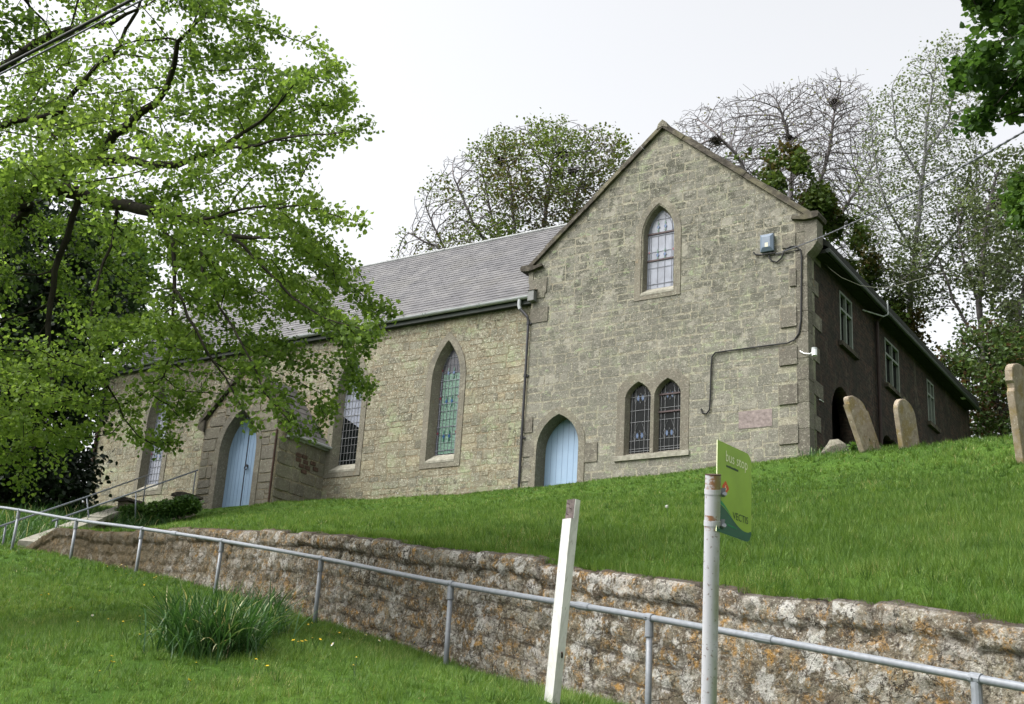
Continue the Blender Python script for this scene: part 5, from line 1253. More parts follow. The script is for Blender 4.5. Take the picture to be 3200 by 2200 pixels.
# ------------------------------------------------------------------ trees
def in_poly(P, x, y):
    c = np.zeros(len(x), bool); n = len(P)
    for i in range(n):
        x0, y0 = P[i-1]; x1, y1 = P[i]; cnd = ((y0 > y) != (y1 > y)) & (x < (x1-x0)*(y-y0)/(y1-y0+1e-12)+x0); c ^= cnd
    return c
def crown_points(poly, z0, z1, n, seed, round_=.5, void=0.0, vs=.5):
    """points filling a rounded crown volume whose outline seen from the lane is poly"""
    R = np.random.default_rng(seed); poly = [(a*1.0, b*1.0) for a, b in poly]; xs_ = [p[0] for p in poly]; ys_ = [p[1] for p in poly]; out = []
    pa = np.array(poly+[poly[0]]); zc = (z0+z1)/2
    while sum(map(len, out)) < n:
        x = R.uniform(min(xs_), max(xs_), 4000); y = R.uniform(min(ys_), max(ys_), 4000); k = in_poly(poly, x, y); x, y = x[k], y[k]
        dmin = np.full(len(x), 1e9)
        for i in range(len(pa)-1):
            a, b = pa[i], pa[i+1]; ab = b-a; t = np.clip(((x-a[0])*ab[0]+(y-a[1])*ab[1])/(ab@ab), 0, 1); dmin = np.minimum(dmin, np.hypot(x-a[0]-ab[0]*t, y-a[1]-ab[1]*t))
        sc = min(max(xs_)-min(xs_), max(ys_)-min(ys_))*.35; th = np.clip(dmin/sc, .06, 1)**round_
        z = zc+(z1-z0)/2*th*R.uniform(-1, 1, len(x))
        P = np.stack([atD(a, b, c) for a, b, c in zip(x, y, z)]) if len(x) else np.zeros((0, 3))
        if void > 0 and len(P):
            f = np.array([mnoise.noise(Vector(p)*vs) for p in P]); P = P[f > void-.5]
        out.append(P)
    return np.concatenate(out)[:n]
def grow(seeds, A, step, kill, infl, iters=200, up=0.0, seed=1, jitter=.12, inertia=0.0):
    """space colonisation. seeds: list of polylines (first one starts at the trunk base)"""
    R = np.random.default_rng(seed); N = []; par = []; grow.spans = []
    for pl in seeds:
        grow.spans.append(len(N))
        pts = [np.array(p, float) for p in pl]
        start = -1
        if N:
            arr = np.array(N); start = int(np.argmin(np.linalg.norm(arr-pts[0], axis=1)))
        first = True
        for i in range(len(pts)-1):
            L = np.linalg.norm(pts[i+1]-pts[i]); k = max(1, int(L/step))
            for t in range(k+(1 if i == len(pts)-2 else 0)):
                if first and start >= 0 and t == 0: first = False; continue
                p = pts[i]+(pts[i+1]-pts[i])*t/k+R.normal(0, step*.07, 3); par.append(start if start >= 0 else -1); N.append(p); start = len(N)-1; first = False
    grow.spans.append(len(N))
    N = list(N); A = A.copy(); arr = np.array(N)
    best = np.full(len(A), 1e9); bi = np.zeros(len(A), int)
    def upd(n0):
        nonlocal best, bi
        for k in range(n0, len(N), 200):
            q = np.array(N[k:k+200]); d = np.linalg.norm(A[:, None]-q[None], axis=2); j = d.argmin(1); dm = d[np.arange(len(A)), j]; m_ = dm < best; best[m_] = dm[m_]; bi[m_] = j[m_]+k
    upd(0); nch = {}
    for it in range(iters):
        live = best > kill; A = A[live]; best = best[live]; bi = bi[live]
        if len(A) == 0: break
        act = best < infl
        if not act.any(): act = best < best.min()+step
        Aa = A[act]; ia = bi[act]; order = np.argsort(ia); ia = ia[order]; Aa = Aa[order]; u, st = np.unique(ia, return_index=True); st = np.r_[st, len(ia)]
        n0 = len(N)
        for q, s0, s1 in zip(u, st[:-1], st[1:]):
            if nch.get(q, 0) > 3: continue
            d = Aa[s0:s1]-N[q]; d /= (np.linalg.norm(d, axis=1)[:, None]+1e-9); v = d.mean(0); v[2] += up; v += R.normal(0, jitter, 3)
            if inertia and par[q] >= 0: w_ = N[q]-N[par[q]]; v = v/(np.linalg.norm(v)+1e-9)+w_/(np.linalg.norm(w_)+1e-9)*(inertia if nch.get(q, 0) == 0 else inertia*.35)
            v = v; v /= np.linalg.norm(v)+1e-9
            par.append(int(q)); N.append(N[q]+v*step); nch[q] = nch.get(q, 0)+1
        if len(N) == n0: break
        upd(n0)
    return np.array(N), np.array(par)
def radii(par, tip, p, rmax):
    n = len(par); acc = np.zeros(n); r = np.zeros(n)
    for i in range(n-1, -1, -1):
        r[i] = max(tip, acc[i]**(1/p)) if acc[i] > 0 else tip
        if par[i] >= 0: acc[par[i]] += r[i]**p
    k = rmax/r.max()
    if k < 1: r = tip+(r-tip)*(rmax-tip)/(r.max()-tip)
    return r
def order_ok(N, par):
    return all(par[i] < i for i in range(len(par)))
def skeleton_mesh(N, par, r, sides=6, thin=.0):
    n = len(N); D = np.zeros((n, 3)); idx = np.where(par >= 0)[0]; D[idx] = N[idx]-N[par[idx]]
    main = {}; 
    for i in idx:
        p = par[i]
        if p not in main or r[i] > r[main[p]]: main[p] = i
    for p, c in main.items():
        if par[p] >= 0: D[p] = D[p]/(np.linalg.norm(D[p])+1e-9)+(N[c]-N[p])/(np.linalg.norm(N[c]-N[p])+1e-9)
        else: D[p] = N[c]-N[p]
    D /= np.linalg.norm(D, axis=1)[:, None]+1e-9
    ref = np.array([.31, .87, .11]); ref /= np.linalg.norm(ref)
    def frame(d):
        a = np.cross(d, ref); a /= np.linalg.norm(a, axis=1)[:, None]+1e-9; return a, np.cross(a, d)
    ismain = np.array([main.get(par[i]) == i for i in idx]); d0 = np.where(ismain[:, None], D[par[idx]], D[idx]); r0 = np.where(ismain, r[par[idx]], np.minimum(r[par[idx]], r[idx]*1.15)); 
    Vs, Fs = [], []; off = 0
    for lo_, hi_, sd_ in ((0, .018, 3), (.018, .05, 5), (.05, 9, 9)):
        m_ = (r[idx] >= lo_) & (r[idx] < hi_)
        if not m_.any(): continue
        ii = idx[m_]; a0, b0 = frame(d0[m_]); a1, b1 = frame(D[ii]); k = sd_; th = np.arange(k)*2*np.pi/k; c, s_ = np.cos(th)[None, :, None], np.sin(th)[None, :, None]
        A0 = N[par[ii]][:, None]+(a0[:, None]*c+b0[:, None]*s_)*r0[m_][:, None, None]; A1 = N[ii][:, None]+(a1[:, None]*c+b1[:, None]*s_)*r[ii][:, None, None]
        V = np.concatenate([A0, A1], 1).reshape(-1, 3); base = (np.arange(len(ii))*2*k)[:, None]+off; j = np.arange(k)
        F = np.stack([base+j, base+(j+1) % k, base+k+(j+1) % k, base+k+j], 2).reshape(-1, 4); Vs.append(V); Fs.append(F); off += len(V)
    return np.concatenate(Vs), np.concatenate(Fs)
def leaf_mesh(P, size, tone, R, droop=.0, flat=.5, shape=1.0, k6=True):
    n = len(P); nr = R.normal(0, 1, (n, 3)); nr[:, 2] = np.abs(nr[:, 2])+flat; nr /= np.linalg.norm(nr, axis=1)[:, None]
    d = R.normal(0, 1, (n, 3)); d[:, 2] -= droop; d -= nr*(d*nr).sum(1)[:, None]; d /= np.linalg.norm(d, axis=1)[:, None]+1e-9; s = np.cross(nr, d)
    L = size*R.uniform(.65, 1.25, n); W = L*.5*shape; L = L[:, None]; W = W[:, None]; lift = nr*L*.12
    if k6: 
        V = np.stack([P, P+d*L*.28-s*W+lift, P+d*L*.72-s*W*.75+lift, P+d*L, P+d*L*.72+s*W*.75+lift, P+d*L*.28+s*W+lift], 1).reshape(-1, 3); b = (np.arange(n)*6)[:, None]
        F = np.concatenate([b+np.array([0, 1, 2, 3]), b+np.array([0, 3, 4, 5])], 0); tone = np.r_[tone, tone]
    else:
        V = np.stack([P, P+d*L*.45-s*W, P+d*L, P+d*L*.45+s*W], 1).reshape(-1, 3); b = (np.arange(n)*4)[:, None]; F = b+np.array([0, 1, 2, 3])
    return V, F, tone
def tree(label, seeds, A, step, kill, infl, tip, rmax, bark, leaf, nleaf, lsize, lspread, tonef, seed, leaf_rmax=.03, pexp=2.2, cat='tree', droop=.3, flat=.5, lshape=1.0, up=.05, group=None, k6=True, thin_twigs=0, twl=.4, srad=None, leafprob=1.0, lkeep=None, iters=220, name='tree', inertia=.35, jitter=.10):
    N, par = grow(seeds, A, step, kill, infl, iters, up, seed, jitter, inertia)
    R = np.random.default_rng(seed+100)
    if thin_twigs:
        r = radii(par, tip, pexp, rmax); c = np.where(r < leaf_rmax)[0]; nn, pp = [], []
        base = len(N); cnt = 0
        for i in c:
            if par[i] < 0: continue
            for _ in range(thin_twigs):
                if R.random() > .8: continue
                d = N[i]-N[par[i]]; d = d/(np.linalg.norm(d)+1e-9)+R.normal(0, .55, 3); d[2] += .12; d /= np.linalg.norm(d); L = twl*R.uniform(.4, 1.2); p1 = N[i]+d*L*.5; d2 = d+R.normal(0, .3, 3); d2 /= np.linalg.norm(d2); p2 = p1+d2*L*.5
                nn += [p1, p2]; pp += [i, base+cnt]; cnt += 2
        if nn: N = np.r_[N, np.array(nn)]; par = np.r_[par, np.array(pp)]
    r = radii(par, tip, pexp, rmax)
    if srad:
        for k, rr_ in enumerate(srad):
            if rr_: a, b = grow.spans[k], grow.spans[k+1]; r[a:b] = np.maximum(r[a:b], rr_[1]+(rr_[0]-rr_[1])*np.linspace(1, 0, b-a)**.8)
    T_ = empty(name, tuple(N[0]), label, cat, group)
    V, F = skeleton_mesh(N, par, r); np_mesh('trunk', V, F, bark, T_, smooth=True)
    c = np.where(r < leaf_rmax)[0]
    if len(c) and nleaf:
        P = N[R.choice(c, nleaf)]+R.normal(0, lspread, (nleaf, 3))
        if lkeep is not None: P = P[lkeep(P)]
        V, F, tn = leaf_mesh(P, lsize, tonef(P, R), R, droop, flat, lshape, k6); np_mesh('crown', V, F, leaf, T_, tone=tn)
    print(label, 'nodes', len(N)); return T_, N, r
def mn(P, sc, seed=0): return np.array([mnoise.noise(Vector((p[0]*sc+seed, p[1]*sc, p[2]*sc))) for p in P])
def tf(mean=.5, amp=.3, sc=.8, nz=.18): return lambda P, R: np.clip(mean+amp*mn(P, sc)*1.6+R.normal(0, nz, len(P)), 0, 1)
# --- large lime tree overhanging from the left
dK = lambda L: [(a*K, b*K) for a, b in L]
polyL = dK([(-420, -330), (430, -330), (560, -60), (600, 30), (690, 62), (738, 105), (752, 160), (796, 215), (812, 268), (862, 292), (850, 335), (790, 352), (742, 345), (762, 412), (742, 448), (815, 485), (876, 522), (800, 543), (752, 560), (792, 590), (802, 640), (838, 665), (885, 738), (838, 770), (800, 815), (808, 870), (790, 925), (742, 905), (745, 960), (700, 985), (650, 1005), (585, 900), (545, 850), (500, 920), (470, 965), (430, 985), (400, 1010), (340, 1020), (300, 985), (235, 985), (200, 975), (150, 1090), (100, 1100), (20, 1105), (-300, 1100), (-500, 600)])
zt_ = 13.0
lim = lambda pts: [atD(x, y, z) for x, y, z in pts]
baseT = atD(-760, 1500, 14.5); baseT[2] = float(zground(baseT[0], baseT[1]))-.1
seedL = [[baseT, atD(-640, 1000, 14.2), atD(-420, 760, 13.8), atD(-60, 640, 13.3), atD(90, 600, 13), atD(141, 548, 12.8), atD(226, 519, 12.6), atD(282, 500, 12.5), atD(367, 417, 12.3), atD(479, 327, 12.0), atD(525, 270, 11.8), atD(560, 130, 11.5), atD(640, 40, 11.2)],
    lim([(130, 575, 13), (254, 609, 13), (367, 637, 12.8), (480, 660, 12.4), (620, 690, 12), (720, 740, 11.6), (900, 745, 11.3)]),
    lim([(282, 502, 12.5), (380, 500, 12.2), (470, 520, 12), (553, 513, 11.8), (677, 462, 11.6), (761, 417, 11.3), (860, 330, 11), (920, 250, 10.8)]),
    lim([(677, 462, 11.6), (800, 450, 11.2), (960, 420, 10.9), (1080, 410, 10.8)]),
    lim([(-420, 760, 13.8), (-300, 480, 13.5), (-100, 400, 13.2), (0, 385, 13), (101, 372, 12.8), (186, 350, 12.6), (226, 288, 12.5), (310, 214, 12.3), (367, 150, 12.1), (420, 30, 12)]),
    lim([(101, 372, 12.8), (170, 430, 12.6), (220, 470, 12.5)]),
    lim([(-300, 480, 13.5), (-150, 300, 13), (0, 210, 12.6), (113, 135, 12.4), (214, 90, 12.2), (338, 73, 12), (460, 20, 11.8)]),
    lim([(-60, 640, 13.3), (85, 655, 13.6), (30, 720, 13.8)]),
    lim([(480, 660, 12.4), (540, 760, 12), (545, 900, 11.8), (587, 982, 11.5), (640, 1090, 11.3), (705, 1180, 11.2), (750, 1264, 11.1), (790, 1330, 11)]),
    lim([(620, 690, 12), (640, 850, 11.6), (690, 960, 11.3), (760, 1080, 11.1), (830, 1220, 10.9), (902, 1320, 10.8)]),
    lim([(545, 900, 11.8), (535, 1020, 11.8), (530, 1129, 11.9), (480, 1230, 12)]),
    lim([(367, 637, 12.8), (350, 760, 12.6), (300, 900, 12.5), (280, 1072, 12.3), (338, 1208, 12.1), (395, 1309, 12), (440, 1360, 12)]),
    lim([(254, 609, 13), (180, 800, 13), (150, 1000, 12.8), (160, 1200, 12.6), (120, 1400, 12.6)]),
    lim([(720, 740, 11.6), (830, 850, 11.3), (960, 960, 11), (1080, 1020, 10.8), (1150, 1030, 10.7)]),
    lim([(620, 690, 12), (820, 640, 11.6), (1000, 650, 11.2), (1120, 700, 10.9)])]
polyL = [(x+(38 if 500 < x < 1300 else 0), y) for x, y in polyL]
AL = crown_points(polyL, 10.2, 14.6, 5200, 5, .5, .40, .75)
def keepL(P):
    px, py, zc = proj(P); f = mn(P, 1.25, 3); ul = (px < 620) & (py < 640); return (f > np.where(ul, .09, -.02)) | (np.random.default_rng(3).uniform(0, 1, len(P)) < np.where(ul, .20, .30))
tree('big overhanging tree with fresh bright green leaves filling the upper left', seedL, AL, .17, .24, .95, .0042, .17, M_bark, M_lf_big, 165000, .037, .056, tf(.56, .45, .7), 11, leaf_rmax=.010, droop=.7, flat=.15, lshape=1.2, up=-.03, lkeep=keepL, iters=300, srad=[(.22, .008), (.075, .006), (.048, .006), (.018, .005), (.06, .008), (.02, .01), (.08, .012), (.07, .09), (.024, .006), (.018, .005), (.012, .005), (.018, .005), (.014, .005), (.016, .005), (.016, .005)])
# --- dark evergreen behind the porch end, left
polyY = dK([(-250, 430), (60, 420), (190, 470), (285, 540), (300, 620), (272, 700), (282, 755), (238, 800), (225, 870), (208, 960), (205, 1050), (185, 1150), (100, 1185), (-250, 1200)])
AY = crown_points(polyY, 31, 38, 900, 21, .5)
bY = atD(-60, 1640, 34.5); bY[2] = float(zground(bY[0], bY[1]))-.2
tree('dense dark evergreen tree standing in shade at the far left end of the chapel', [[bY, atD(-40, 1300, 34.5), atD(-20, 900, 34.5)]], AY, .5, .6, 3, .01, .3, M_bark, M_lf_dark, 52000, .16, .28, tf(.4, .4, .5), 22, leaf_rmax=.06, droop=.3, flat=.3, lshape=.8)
polyY2 = dK([(170, 560), (260, 540), (330, 560), (345, 620), (320, 690), (335, 740), (290, 760), (250, 700), (180, 700)])
AY2 = crown_points(polyY2, 40, 45, 500, 23, .5)
bY2 = atD(200, 1560, 44); bY2[2] = 9
tree('mid green tree showing between the dark evergreen and the nave roof', [[bY2, atD(300, 1000, 43), atD(340, 860, 43)]], AY2, .4, .5, 3, .01, .2, M_bark, M_lf_deep, 9000, .14, .22, tf(.6, .4, .5), 24, leaf_rmax=.06)
# --- sycamore behind the nave roof
polyM = dK([(880, 590), (905, 545), (935, 500), (942, 440), (985, 400), (1010, 355), (1060, 328), (1120, 295), (1200, 281), (1290, 272), (1370, 288), (1420, 318), (1440, 365), (1415, 430), (1350, 540), (1150, 590), (1000, 640), (900, 620)])
AM = crown_points(polyM, 51, 58, 12000, 31, .5)
bM = atD(1640, 1500, 55); bM[2] = 9.5
def stem(x0, y0, x1, y1, x2, y2, z): return lim([(x0, y0, 55), (x1, y1, z), (x2, y2, z)])
sM = [[bM, atD(1640, 1150, 55), atD(1640, 950, 55)], stem(1640, 950, 1480, 700, 1420, 560, 53), stem(1640, 950, 1610, 740, 1590, 520, 55), stem(1640, 950, 1700, 700, 1730, 480, 54), stem(1640, 950, 1770, 720, 1830, 520, 56), stem(1640, 950, 1400, 800, 1330, 650, 56), stem(1640, 950, 1860, 740, 1920, 600, 57), stem(1640, 950, 1540, 690, 1500, 500, 57), stem(1640, 1000, 1380, 780, 1260, 720, 54)]
def keepM(P):
    px, py, zc = proj(P); g = np.clip((px-1350)/300, 0, 1); f = mn(P, .7, 9); return (f > .22-.30*g) & (np.random.default_rng(5).uniform(0, 1, len(P)) < .35+.65*g)
tree('round crowned spring tree with thin green and brown leaves behind the nave roof', sM, AM, .26, .30, 1.6, .011, .24, M_bark_bare, M_lf_syc, 30000, .115, .17, tf(.45, .45, .35), 32, leaf_rmax=.016, lkeep=keepM, iters=340, up=.10, pexp=2.8, inertia=.9, jitter=.05)
# --- bare tree with rooks' nests
polyB = dK([(1500, 420), (1530, 330), (1540, 270), (1600, 242), (1680, 218), (1760, 203), (1850, 185), (1905, 168), (1955, 190), (1985, 270), (2010, 400), (2010, 560), (1900, 620), (1700, 480), (1560, 450)])
AB_ = crown_points(polyB, 54, 60, 15000, 41, .5)
bB = atD(2480, 1400, 57); bB[2] = 9.5
sB = [[bB, atD(2470, 1000, 57), atD(2450, 820, 57)], lim([(2450, 820, 57), (2380, 640, 55), (2300, 480, 55), (2240, 420, 55)]), lim([(2450, 820, 57), (2470, 640, 56), (2480, 500, 57), (2440, 340, 57)]), lim([(2450, 820, 57), (2540, 640, 58), (2590, 480, 58), (2610, 330, 58)]), lim([(2450, 820, 57), (2620, 680, 56), (2700, 560, 56)]), lim([(2380, 640, 55), (2250, 560, 54), (2190, 470, 54)])]
tree('almost bare grey tree with rook nests rising behind the right gable slope', sB, AB_, .22, .25, 1.5, .0095, .20, M_bark_bare, M_lf_pale, 900, .10, .2, tf(.5, .3), 42, leaf_rmax=.0125, thin_twigs=1, twl=.5, iters=340, up=.10, pexp=2.9, inertia=1.0, jitter=.05)
def nest(px, py, z, s_, label, seed):
    c = atD(px, py, z); s_ *= .8; mb = MB(); R = random.Random(seed)
    for _ in range(190):
        a = R.uniform(0, 6.28); e = R.gauss(0, .35); d = np.array([math.cos(a), math.sin(a), e]); p = c+np.array([R.gauss(0, .38), R.gauss(0, .38), R.gauss(-.05, .24)])*s_; t = np.array([-math.sin(a), math.cos(a), R.gauss(0, .5)])*s_*R.uniform(.2, .55); mb.tube([p-t, p+t], .010, 3, cap=False)
    mb.obox(c, np.array([.4, 0, 0])*s_, np.array([0, .4, 0])*s_, np.array([.05, .05, .22])*s_)
    tag(mb.build('rook_nest', M_bark, fix=False), label, 'nest', 'rook nests in the trees')
nest(2613, 318, 58, .42, 'biggest rook nest, highest in the bare tree against the white sky', 1)
nest(2237, 440, 55, .38, 'rook nest in the bare tree, closest to the gable slope', 2)
nest(2467, 432, 57, .32, 'rook nest in the middle of the bare tree', 3)
nest(1757, 482, 54, .40, 'rook nest at the upper right of the round spring tree behind the nave', 4)
nest(1565, 502, 54, .36, 'leftmost rook nest in the round spring tree behind the nave', 5)
nest(1745, 540, 54, .30, 'left one of two rook nests side by side low in the round spring tree', 6)
nest(1790, 533, 54, .30, 'right one of two rook nests side by side low in the round spring tree', 7)
nest(1822, 580, 55, .32, 'lowest rook nest in the round spring tree, nearest to the gable', 8)
# --- bronze green foliage just behind the wing
polyH = dK([(1655, 372), (1680, 348), (1740, 335), (1800, 335), (1830, 375), (1850, 420), (1900, 440), (1925, 480), (1960, 520), (1985, 570), (1975, 640), (2040, 680), (2085, 720), (2100, 800), (2060, 800), (1990, 730), (1900, 640), (1850, 520), (1700, 420)])
AH = crown_points(polyH, 47, 51, 1200, 51, .5, .3, .5)
bH = atD(2560, 1350, 50); bH[2] = 9.5
tree('bronze green leafy tree pressed against the roof of the wing', [[bH, atD(2560, 1000, 50), atD(2520, 760, 49), atD(2400, 600, 49)], lim([(2560, 1000, 50), (2720, 930, 50), (2830, 1020, 50)])], AH, .38, .5, 2.4, .011, .2, M_bark, M_lf_holly, 19000, .15, .2, tf(.5, .55, .45), 52, leaf_rmax=.04, lkeep=lambda P: mn(P, .8, 4) > -.05)
# --- tall pale tree
polyC = dK([(1915, 700), (1925, 500), (1945, 330), (1975, 230), (2030, 165), (2090, 110), (2140, 75), (2185, 90), (2230, 200), (2245, 400), (2210, 600), (2120, 720), (2040, 780)])
AC = crown_points(polyC, 48, 53, 10000, 61, .5)
bC = atD(2830, 1400, 50); bC[2] = 9.5
sC = [[bC, atD(2845, 900, 50), atD(2870, 700, 50), atD(2890, 480, 50), atD(2895, 380, 50), atD(2925, 200, 50)], lim([(2858, 800, 50), (2760, 620, 49), (2730, 480, 49), (2720, 330, 49)]), lim([(2890, 480, 50), (2960, 380, 51), (2990, 260, 51)]), lim([(2845, 900, 50), (2990, 720, 51), (3060, 560, 51)]), lim([(2850, 880, 50), (2760, 840, 49), (2700, 720, 49)]), lim([(2880, 560, 50), (2800, 430, 50), (2790, 280, 50)])]
tree('tall pale barked tree coming into bud just right of the bare tree', sC, AC, .26, .30, 1.6, .010, .19, M_bark_pale, M_lf_wil, 11000, .095, .18, tf(.65, .3, .6), 62, leaf_rmax=.016, iters=340, up=.10, pexp=2.8, inertia=.9, jitter=.05)
# --- grey green trees at the right
polyD = dK([(2010, 640), (2060, 560), (2100, 470), (2150, 420), (2200, 370), (2260, 345), (2330, 335), (2520, 330), (2520, 1010), (2235, 1010), (2180, 880), (2120, 800), (2050, 740)])
AD = crown_points(polyD, 45, 52, 3400, 71, .5, .42, .4)
bD = atD(3090, 1420, 48); bD[2] = 9.3
sD = [[bD, atD(3080, 1200, 48), atD(3060, 950, 48), atD(3080, 700, 48), atD(3110, 560, 48)], lim([(3080, 1200, 48), (3180, 1000, 47), (3230, 760, 47)]), lim([(3070, 1100, 48), (2980, 940, 48), (2930, 800, 48)]), lim([(3060, 950, 48), (3000, 780, 48), (2990, 640, 48)]), lim([(3085, 1250, 48), (3200, 1100, 46), (3330, 1000, 46)])]
tree('grey green leafed tree with dark stems right of the wing roof', sD, AD, .34, .42, 2.4, .010, .2, M_bark_bare, M_lf_wil, 40000, .12, .2, tf(.45, .4, .5), 72, leaf_rmax=.03, lkeep=lambda P: (mn(P, .8, 6) > -.10) | (np.random.default_rng(8).uniform(0, 1, len(P)) < .25), thin_twigs=1, twl=.5)
polyE = dK([(2100, 800), (2180, 780), (2240, 740), (2330, 700), (2560, 690), (2560, 1040), (2180, 1040), (2150, 930)])
AE = crown_points(polyE, 42, 47, 1100, 81, .5, .3, .5)
bE = atD(3140, 1420, 44); bE[2] = 9.3
tree('tangled hedge tree with rusty leaves behind the tall gravestone', [[bE, atD(3130, 1300, 44), atD(3100, 1150, 44)], lim([(3130, 1300, 44), (3220, 1200, 44), (3300, 1050, 44)]), lim([(3130, 1330, 44), (3060, 1280, 44), (3020, 1200, 44)])], AE, .34, .42, 2.4, .011, .13, M_bark, M_lf_hedge, 24000, .13, .2, tf(.4, .5, .5, .25), 82, leaf_rmax=.04, lkeep=lambda P: mn(P, 1.0, 2) > -.14, thin_twigs=1)
# --- deep green tree hanging in at the upper right, nearer
polyF = dK([(2190, -160), (2160, -60), (2182, 30), (2165, 110), (2150, 190), (2190, 235), (2178, 280), (2210, 335), (2240, 298), (2285, 296), (2330, 262), (2480, 260), (2700, 300), (2700, -160)])
AF = crown_points(polyF, 15.5, 20, 1500, 91, .5, .35, .8)
bF = atD(3900, 2000, 18); bF[2] = float(zground(min(bF[0], 12), bF[1]))
sF = [[bF, atD(3850, 1200, 18), atD(3750, 500, 18)], lim([(3750, 500, 18), (3500, 380, 17.8), (3250, 330, 17.6), (3080, 380, 17.4)]), lim([(3750, 500, 18), (3450, 150, 18), (3180, 60, 17.6), (3060, 20, 17.4)]), lim([(3250, 330, 17.6), (3150, 220, 17.5), (3060, 200, 17.4)])]
tree('dark leaved tree reaching in at the upper right corner', sF, AF, .22, .28, 1.2, .005, .2, M_bark, M_lf_deep, 30000, .095, .09, tf(.45, .4, .9), 92, leaf_rmax=.013, droop=.5, lkeep=lambda P: mn(P, 1.3, 2) > -.10)
polyF2 = dK([(2285, 470), (2290, 430), (2310, 400), (2360, 380), (2420, 400), (2420, 520), (2330, 520), (2295, 500)])
AF2 = crown_points(polyF2, 16.5, 18.5, 160, 93, .5)
AF2s = lim([(3750, 800, 18), (3450, 640, 17.6), (3260, 610, 17.4)])
bG = atD(3800, 2000, 17.6); bG[2] = float(zground(min(bG[0], 12), bG[1]))
tree('small spray of bright leaves at the right edge below the service cable', [[bG, AF2s[0]], AF2s], AF2, .16, .2, 1.2, .004, .08, M_bark, M_lf_deep, 2600, .09, .07, tf(.8, .2, .9), 94, leaf_rmax=.012, droop=.5)
# ------------------------------------------------------------------ plants, flowers
def arcs(n, base_fn, length, width, bend, R, segs=5, kink=.0, spread=.35):
    Vs, Fs, T = [], [], []; off = 0
    for i in range(n):
        b = base_fn(R); L = length*R.uniform(.55, 1.15); a = R.uniform(0, 2*np.pi); t0 = abs(R.normal(0, spread)); out = np.array([math.cos(a), math.sin(a), 0]); perp = np.array([-math.sin(a), math.cos(a), 0])
        w_ = width*R.uniform(.7, 1.2); k = R.uniform(.35, .8) if R.random() < kink else 9; bd = bend*R.uniform(.3, 1.6); ang = t0; p = np.array(b, float); tn = R.uniform(0, .86) if R.random() > .025 else 1.0
        tw = R.uniform(-.7, .7); perp = perp*math.cos(tw)+out*math.sin(tw)
        for s_ in range(segs+1):
            f = s_/segs; ww = w_*(1-.15*f if f < .75 else (1-f)*3.4+.04); Vs += [p-perp*ww/2, p+perp*ww/2]
            if s_ < segs:
                Fs.append([off+2*s_, off+2*s_+1, off+2*s_+3, off+2*s_+2]); T.append(min(1, tn+.02*s_))
                ang += bd/segs*(1+f)+(1.5 if f <= k < f+1/segs else 0); ang = min(ang, 2.6); p = p+(out*math.sin(ang)+np.array([0, 0, 1])*math.cos(ang))*L/segs
        off += 2*(segs+1)
    return np.array(Vs), np.array(Fs), np.array(T)
R = np.random.default_rng(77)
dcs = [(on_ground(x, y), s_) for x, y, s_ in [(590, 2035, .10), (640, 2010, .10), (700, 2020, .12), (760, 2000, .12), (800, 1990, .09), (840, 1975, .06), (660, 2050, .09), (560, 2000, .07), (720, 2045, .08)]]
dc0 = dcs[3][0]; DC = empty('daffodil_clump', tuple(dc0), 'big clump of tall daffodil leaves on the bank in front of the handrail', 'plant')
def bfn(R):
    c, s_ = dcs[R.integers(0, len(dcs))]; q = c+np.array([R.normal(0, s_), R.normal(0, s_), 0]); q[2] = float(zground(q[0], q[1])+bumpz(q[0], q[1]))-.02; return q
V, F, T = arcs(2100, bfn, .50, .0115, .75, R, 6, .14, .36); np_mesh('leaves', V, F, M_daff, DC, tone=T)
V, F, T = arcs(3, bfn, .3, .004, .4, R, 6, .10, .22)
def tuft(label, pts, n, L, w_, mat, cat='plant', name='plant', spread=.3, sig=.2, bend=.7, group=None):
    cs = [on_ground(*p) if len(p) == 2 else atD(*p) for p in pts]; R = np.random.default_rng(int(pts[0][0]))
    o = empty(name, tuple(cs[0]), label, cat, group)
    def f(R):
        c = cs[R.integers(0, len(cs))]; q = c+np.array([R.normal(0, sig), R.normal(0, sig), 0]); q[2] = float(zground(q[0], q[1]))-.02; return q
    V, F, T = arcs(n, f, L, w_, bend, R, 5, .05, spread); np_mesh('leaves', V, F, mat, o, tone=T); return o
def shrub(label, pts, r, n, size, mat, seed, name='shrub', cat='shrub'):
    R = np.random.default_rng(seed); cs = np.array(pts); o = empty(name, tuple(cs[0]), label, cat); c = cs[R.integers(0, len(cs), n)]; d = R.normal(0, 1, (n, 3)); d /= np.linalg.norm(d, axis=1)[:, None]; P = c+d*r*R.uniform(.3, 1, n)[:, None]**.5*np.array([1, 1, .7])
    V, F, tn = leaf_mesh(P, size, np.clip(.5+mn(P, 2)*.8+R.normal(0, .15, n), 0, 1), R); np_mesh('leaves', V, F, mat, o, tone=tn)
    mb = MB()
    for q in cs:
        for k in range(5): mb.tube([q-np.array([0, 0, r*.8]), q+np.array([R.normal(0, r*.4), R.normal(0, r*.4), r*.3])], .012, 4)
    mb.build('stems', M_bark, o); return o
shrub('low dark green bush growing against the pier at the left corner of the porch', [atD(x, y, 33.5) for x, y in [(590, 1578), (560, 1585), (525, 1592), (490, 1598), (455, 1604), (425, 1606), (395, 1612)]], .36, 7000, .07, M_lf_deep, 5)
tuft('rough tall grass and weeds right of the pale sloping step wall', [(300, 1665, 31), (340, 1650, 32), (380, 1640, 33), (420, 1632, 33), (470, 1628, 33)], 900, .42, .014, M_daff, sig=.35)
tuft('tall grass growing on the far side of the steps before the dark evergreen', [(60, 1640, 27), (140, 1625, 29), (220, 1600, 32), (260, 1580, 34), (110, 1660, 26), (30, 1680, 24)], 1400, .50, .014, M_daff, sig=.6)
